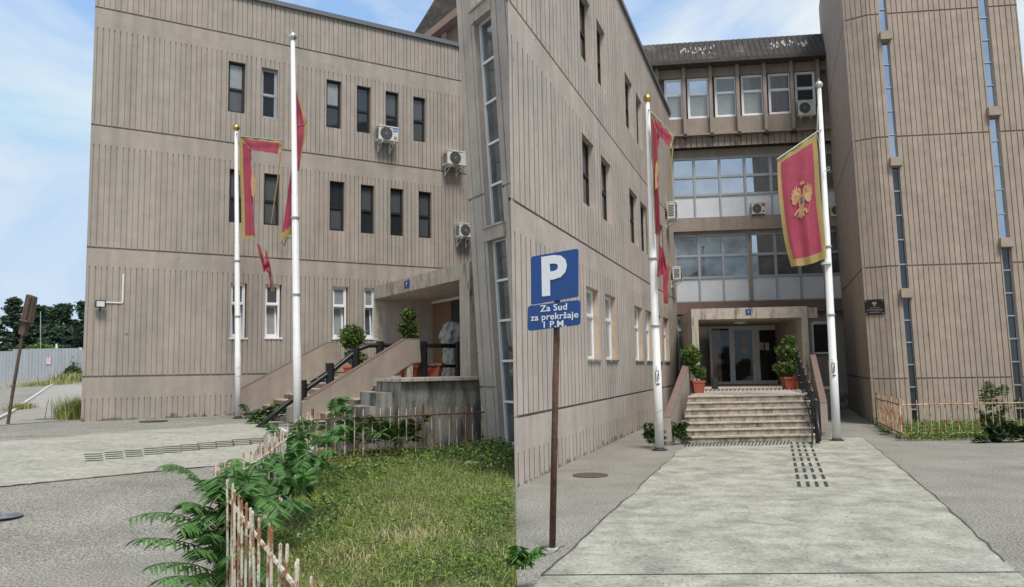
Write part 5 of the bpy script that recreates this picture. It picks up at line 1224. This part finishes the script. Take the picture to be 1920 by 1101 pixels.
q = MB(); q.lathe(c, [(.10, 0), (.115, .02), (.115, .34), (.12, .35), (.12, .38), (.10, .38), (.09, .3)], 18); tag(link('litter_bin', q, G('bin'), None, tuple(c)), 'small dark grey litter bin beside the glass doors', 'litter bin')
# ---------------------------------------------------------------- fronds
def frond(mbs, a, c, droop, n, ll, width=.26, up=Vector((0, 0, 1)), rr=random.Random(1)):
    a, c = Vector(a), Vector(c); L_ = (c-a); pts = []
    for i in range(13):
        t = i/12; p = a+L_*t+Vector((0, 0, droop*4*t*(1-t))); pts.append(p)
    mbs[1].tube(pts, [.006*(1-.7*i/12) for i in range(13)], 4)
    for k in range(n):
        t = .18+.8*k/(n-1); i = min(11, int(t*12)); p = pts[i]+(pts[i+1]-pts[i])*(t*12-i); d = (pts[i+1]-pts[i]).normalized()
        side = d.cross(up); side = side.normalized() if side.length > .05 else Vector((1, 0, 0)); nrm = side.cross(d).normalized()
        l = ll*(.55+.75*math.sin(min(1, t*1.25)*math.pi*.8))*rr.uniform(.85, 1.15)
        for sg in (-1, 1):
            dir_ = (side*sg*.85+d*.45-nrm*rr.uniform(.15, .55)).normalized(); wv = (d*.75-side*sg*.2+nrm*rr.uniform(-.3, .3)).normalized()*l*width*.5
            g_ = nrm*(.02*l*8)
            m1 = p+dir_*l*.35; tip = p+dir_*l-Vector((0, 0, l*.18)); m2 = p+dir_*l*.7-Vector((0, 0, l*.05))
            mbs[0].add([p, m1+wv, m1+g_*.3, m1-wv, m2+wv*.75, m2-wv*.75, tip], [(0, 1, 2), (0, 2, 3), (1, 4, 2), (2, 4, 5), (2, 5, 3), (4, 6, 5)])
    return mbs
def shrub(label, fr_list, loc, stems=(), ll=.12, n=11, cat='plant', name='ailanthus_shrub', width=.30, seed=1, m='fern'):
    t = thing(name, label, cat, tuple(loc)); A, B_ = MB(), MB(); rr = random.Random(seed)
    for (x0, y0, D0, x1, y1, D1, dr) in fr_list: frond([A, B_], at(x0, y0, D0), at(x1, y1, D1), dr, n, ll*rr.uniform(.85, 1.15), width, rr=rr)
    for st_ in stems: B_.tube([at(*p) for p in st_], [.018*(1-.5*i/(len(st_)-1)) for i in range(len(st_))], 6)
    link('leaves', A, G(m), t); link('stems', B_, G('stem'), t); return t
rr = random.Random(12)
base = at(425, 1085, 7.0); base.z = .03
main = [(400, 935, 7.3, 307, 872, 7.0, .10), (402, 1000, 7.0, 243, 972, 6.5, .10), (405, 1040, 7.0, 256, 1010, 6.4, .05), (410, 1078, 6.9, 278, 1062, 6.3, .06), (410, 1095, 6.8, 300, 1085, 6.2, .04),
        (405, 985, 7.2, 340, 945, 6.9, .08), (402, 1005, 7.0, 335, 985, 6.6, .06), (425, 1060, 6.9, 360, 1030, 6.4, .05), (430, 960, 7.2, 395, 900, 7.0, .06), (440, 950, 7.3, 470, 880, 7.6, .08), (430, 1000, 7.2, 480, 930, 7.4, .08),
        (420, 1080, 6.9, 395, 1000, 6.5, .1), (440, 1080, 7.0, 470, 1010, 6.9, .1), (415, 900, 7.5, 440, 860, 8.2, .05), (425, 1090, 6.8, 440, 1040, 6.4, .06), (400, 1080, 6.9, 350, 1090, 6.4, .04), (430, 930, 7.2, 378, 912, 6.8, .05), (440, 1060, 7.2, 500, 1075, 7.0, .05)]
for i in range(34):
    x = rr.uniform(392, 470); y = rr.uniform(905, 1090); main.append((x, y, 6.9+(1090-y)*.002, x+rr.uniform(-55, 50), y+rr.uniform(-55, 18), 6.7, rr.uniform(.03, .10)))
shrub('large feathery weed tree pushing through the near picket fence corner', main, base, [[(425, 1090, 7.0), (418, 1000, 7.1), (408, 930, 7.2)], [(430, 1090, 7.0), (412, 1040, 6.9), (400, 1000, 6.8)], [(428, 1090, 7.0), (440, 1000, 7.2), (445, 930, 7.3)]], ll=.14, n=14, width=.20)
mid = []
for i in range(46):
    x = rr.uniform(460, 590); y = 1000-(x-440)*.9+rr.uniform(-30, 50); D = 7.6+(1000-y)*.022; dx = rr.uniform(-45, 45); dy = rr.uniform(-60, 15); mid.append((x, y, D, x+dx, y+dy, D+rr.uniform(-.5, .3), rr.uniform(.05, .14)))
b2 = at(520, 960, 8.8); b2.z = .05
shrub('thick row of feathery weeds along the inside of the long picket fence', mid, b2, ll=.14, n=14, seed=5, width=.24)
mid = []
for i in range(40):
    x = rr.uniform(430, 640); y = 920-(x-430)*.62+rr.uniform(-25, 30); D = 9.5+(920-y)*.035; dx = rr.uniform(-32, 32); dy = rr.uniform(-38, 8); mid.append((x, y, D, x+dx, y+dy, D+rr.uniform(-.5, .3), rr.uniform(.05, .12)))
b3 = at(580, 840, 13); b3.z = .1
shrub('feathery weeds at the far corner of the picket fence near the tall flagpole', mid, b3, ll=.15, n=13, seed=6, width=.24)
mid = []
for i in range(34):
    x = rr.uniform(640, 775); y = rr.uniform(812, 838); D = rr.uniform(16.9, 18.2); mid.append((x, y, D, x+rr.uniform(-28, 28), y-rr.uniform(8, 42), D-rr.uniform(0, .6), rr.uniform(.03, .1)))
b4 = at(690, 836, 18); b4.z = .1
shrub('dark leafy weeds under the left steps behind the orange fence', mid, b4, ll=.19, n=8, seed=7, width=.38, m='leaf')
mid = []
for i in range(22):
    x = rr.uniform(462, 545); y = rr.uniform(762, 795); D = 20.3; mid.append((x, y, D, x+rr.uniform(-22, 22), y-rr.uniform(0, 26), D-.2, .06))
b5 = at(500, 790, 20.3); b5.z = GL
shrub('weeds growing at the foot of the left stairs between the parapets', mid, b5, ll=.17, n=7, seed=8, width=.38, m='leaf')
mid = [(975+rr.uniform(-12, 14), 1068, 7.3, 985+rr.uniform(-25, 32), 1030+rr.uniform(-10, 25), 7.2, .04) for _ in range(9)]
b6 = gnd(982, 1065, 0)
shrub('small fern at the foot of the wing wall by the parking sign', mid, b6, ll=.10, n=9, seed=9)
for lab, xs, ys, D, sd_ in (('weed behind the flagpole left of the marble steps', (1214, 1232), (800, 838), 19.6, 3), ('leafy weed between the left parapet and the lowest marble steps', (1262, 1280), (788, 834), 20.2, 4)):
    mid = []
    for i in range(16):
        x = rr.uniform(*xs); y = rr.uniform(*ys); mid.append((x, y+6, D, x+rr.uniform(-14, 14), y-rr.uniform(0, 16), D-.2, .04))
    bb = gnd((xs[0]+xs[1])/2, 838, 0); shrub(lab, mid, bb, ll=.14, n=7, seed=sd_, width=.36, m='leaf', name='weed')
# right shrub by the fence
mid = []
for i in range(26):
    x = rr.uniform(1842, 1890); y = rr.uniform(725, 800); mid.append((x, y+14, 20.9, x+rr.uniform(-22, 22), y-rr.uniform(4, 20), 20.7, .05))
bb = gnd(1866, 824, 0); shrub('tall straggly shrub rising through the right fence', mid, bb, [[(1866, 822, 20.9), (1862, 770, 20.9), (1855, 712, 20.8)], [(1870, 822, 20.9), (1880, 770, 20.8), (1888, 730, 20.7)]], ll=.13, n=8, seed=10, m='leaf', name='shrub')
mid = []
for i in range(40):
    x = rr.uniform(1835, 1935); y = rr.uniform(815, 835); mid.append((x, y, 19.6, x+rr.uniform(-22, 22), y-rr.uniform(5, 28), 19.3, .04))
bb = gnd(1875, 832, 0); shrub('low dark bush in front of the right fence', mid, bb, ll=.14, n=9, seed=11, m='leafd', name='bush')
mid = []
for i in range(14):
    t_ = rr.random(); x = 1640+48*t_; y = 792+32*t_; mid.append((x-3, y+2, 24.6-4.3*t_, x-6+rr.uniform(-10, 6), y-rr.uniform(4, 14), 24.4-4.3*t_, .02))
bb = gnd(1668, 806, 0); shrub('short weeds along the foot of the right fence corner', mid, bb, ll=.10, n=7, seed=13, m='leaf', name='weed')
# grass bush at left wing corner
c = gsolve(142, 786); nb_ = 1500
p = np.stack([c.x+R_.normal(size=nb_)*.22, c.y+R_.normal(size=nb_)*.2, np.full(nb_, GL+.0)], 1)
o = blades(p, .25, .75, .012, .8, straw=.05, mats=('grass', 'straw'), name='weed_clump'); del o['kind']; tag(o, 'tall grassy weed clump against the corner of the left wing', 'weed')
for lab, px, py, s_, h_ in (('grass tuft on the path near the metal hoarding', 136, 716, 1.3, 1.0), ('low dry weeds beside the car park kerb', 90, 722, 1.6, .5), ('small weed on the car park kerb nearest the leaning sign', 38, 768, .35, .35)):
    c = gsolve(px, py); p = np.stack([c.x+R_.normal(size=900)*s_*.35, c.y+R_.normal(size=900)*s_*.9, np.zeros(900)], 1); p[:, 2] = [gleft(a, b_) for a, b_ in p[:, :2]]
    o = blades(p, h_*.3, h_*.8, .02*h_+.004, .9, straw=.4, name='weed_clump'); del o['kind']; tag(o, lab, 'weed')
c = gsolve(122, 785); q = MB(); q.lathe(c, [(.16, 0), (.19, .12), (.14, .28), (.03, .33)], 7); tag(link('rock', q, G('stone'), None, tuple(c)), 'pale lump of rubble beside the weed clump at the wing corner', 'rock')
# rubble by the orange fence and litter on the lawn
for (px, py, r, lab) in ((606, 848, .22, 'broken concrete lump at the far fence corner'), (860, 868, .16, 'flat stone in the lawn near the left tower'), (885, 876, .2, 'grey stone at the foot of the left tower'), (632, 846, .15, 'smaller concrete lump beside the far fence corner')):
    c = gnd(px, py, .06); q = MB(); vs = []; q.lathe(c, [(r, -.02), (r*1.05, r*.25), (r*.7, r*.5), (.03, r*.55)], 7); tag(link('rock', q, G('stone'), None, tuple(c)), lab, 'rock')
c = gnd(561, 1012, .06); q = MB(); q.lathe(c, [(.02, 0), (.035, .03), (.03, .06), (.008, .075)], 6); tag(link('litter', q, G('paper'), None, tuple(c)), 'crumpled white paper scrap in the grass by the near fence', 'litter')
c = gnd(726, 875, .08); q = MB(); q.lathe(c, [(.03, 0), (.05, .02), (.01, .04)], 6); tag(link('litter', q, G('leafy'), None, tuple(c)), 'pale yellow leaf lying on the lawn behind the orange fence', 'litter')
# ================================================================= HOARDING AND TREES
h0, h1 = at(-70, 700, 60), at(205, 700, 60); FH = Fr((h0.x, h0.y), (h1-h0)[:2]); Lh = (h1-h0).length
ho = thing('hoarding', 'grey corrugated metal hoarding closing the yard at the far left', 'fence', (h0.x, h0.y, gleft(h0.x, 60)))
n = int(Lh/.24); q = MB(); zb = gleft(0, 60)-.3; zt = FH.zz(90, 657.5)
for i in range(n):
    s0 = i*Lh/n; s1 = (i+1)*Lh/n; m_ = (s0+s1)/2; top = zt+(.15 if 0.33 < i/n < .8 else 0)+(.05 if i/n > .8 else 0)
    q.quad(FH.w(s0, zb, 0), FH.w(m_, zb, .06), FH.w(m_, top, .06), FH.w(s0, top, 0)); q.quad(FH.w(m_, zb, .06), FH.w(s1, zb, 0), FH.w(s1, top, 0), FH.w(m_, top, .06))
q.fbox(FH, 0, Lh, zt-.3, zt-.25, -.2, -.1); link('sheet', q, G('hoard'), ho)
s_, z_ = FH.hit(91, 677, .1); q = MB(); q.fbox(FH, s_-.18, s_+.18, z_-.25, z_+.25, .07, .09); ns = tag(link('notice', q, mat('pink_white_notice', (.62, .45, .52), .6, .35, 14.), None, tuple(FH.w(s_, z_))), 'pink and white notice fixed to the metal hoarding', 'notice')
def creeper():
    P_ = []
    for k in range(1500):
        x = rr.uniform(112, 158); y = 708-abs(rr.gauss(0, 1))*13*(1-abs(x-137)/26)-rr.random()*3; p = at(x, min(y, 711), 59.7); P_.append(tuple(p))
    V2, F2, mi2 = cover(np.array(P_), 0, .001, .09, 0, [.5, .5]); o = np_mesh('creeper', V2, F2, [G('bark'), G('leaf')], mi2, 4); tag(o, 'dry brown creeper climbing the metal hoarding', 'creeper')
creeper()
def pine(px, top, D, wpx, label, seed, shape=1.):
    R2 = np.random.default_rng(seed); tp = at(px, top, D); zb = 1.2; H_ = tp.z-zb; w_ = wpx/F*D
    t = thing('pine_tree', label, 'tree', (tp.x, tp.y, zb), 'dark pines beyond the metal hoarding')
    q = MB(); q.tube([(tp.x, tp.y, zb), (tp.x+.1, tp.y, zb+H_*.5), (tp.x, tp.y, tp.z-.3)], [.28, .18, .04], 7); 
    cs = []
    for k in range(46):
        f = R2.random()**.8; z = zb+H_*(.22+.78*f); rad = w_*(1-f*.85)*R2.uniform(.4, 1.1)*shape; a = R2.uniform(0, 2*np.pi)
        c = np.array([tp.x+rad*np.cos(a), tp.y+rad*np.sin(a), z+R2.uniform(-.3, .3)]); cs.append(c)
        if k % 3 == 0: q.tube([(tp.x, tp.y, z-.4), tuple(c)], [.05, .02], 4)
    cs.append(np.array([tp.x, tp.y, tp.z-.25])); link('trunk', q, G('bark'), t)
    pts = np.concatenate([c+R2.normal(size=(170, 3))*np.array([.5, .5, .16])*(w_/2.6) for c in cs])
    V2, F2, mi2 = cover(pts, 0, .001, .17, 0, [.8, .2]); o = np_mesh('crown', V2, F2, [G('pine'), G('leafd')], mi2, 4, loc=(0, 0, 0)); o.parent = t; o.location = -Vector(t['_b'])
pine(28, 563, 82, 26, 'tall dark pine at the far left behind the leaning sign', 1)
pine(68, 575, 80, 28, 'dark pine right of the leaning sign', 2)
pine(88, 582, 86, 24, 'pine second behind the thin mast', 3)
pine(116, 573, 80, 30, 'tallest dark pine in the middle of the hoarding', 4)
pine(140, 600, 86, 24, 'lower pine filling the gap left of the wing corner', 5)
pine(160, 568, 78, 24, 'dark pine half hidden behind the left wing corner', 6)
pine(48, 610, 88, 26, 'lower dark pine behind the leaning sign post', 7)
pine(100, 612, 76, 28, 'lower dark pine above the bright bush', 8)
pine(-20, 570, 82, 28, 'pine at the extreme left edge', 9)
c = at(78, 655, 70); t = thing('bush', 'bright green bush above the metal hoarding', 'bush', (c.x, c.y, 1.2)); leafball([((c.x, c.y, c.z-.2), 22/F*70, 15/F*70, 1.)], 2500, .11, [.7, .3, 0], 'foliage', ('bushy', 'leaf', 'leafd'), t)
q = MB(); q.tube([(c.x, c.y, 1.2), (c.x, c.y, c.z)], .08, 6); link('trunk', q, G('bark'), t)
q = MB(); q.tube([at(76, 655, 66), at(76, 585, 66)], .035, 6); tag(link('mast', q, G('alu'), None, tuple(at(76, 655, 66))), 'thin pale mast behind the metal hoarding', 'mast')
q = MB(); q.tube([at(106, 655, 64), at(106, 645, 64)], .08, 6); tag(link('post', q, G('conduit'), None, tuple(at(106, 655, 64))), 'short white post above the metal hoarding', 'post')
for o in bpy.data.objects:
    if '_b' in o: del o['_b']
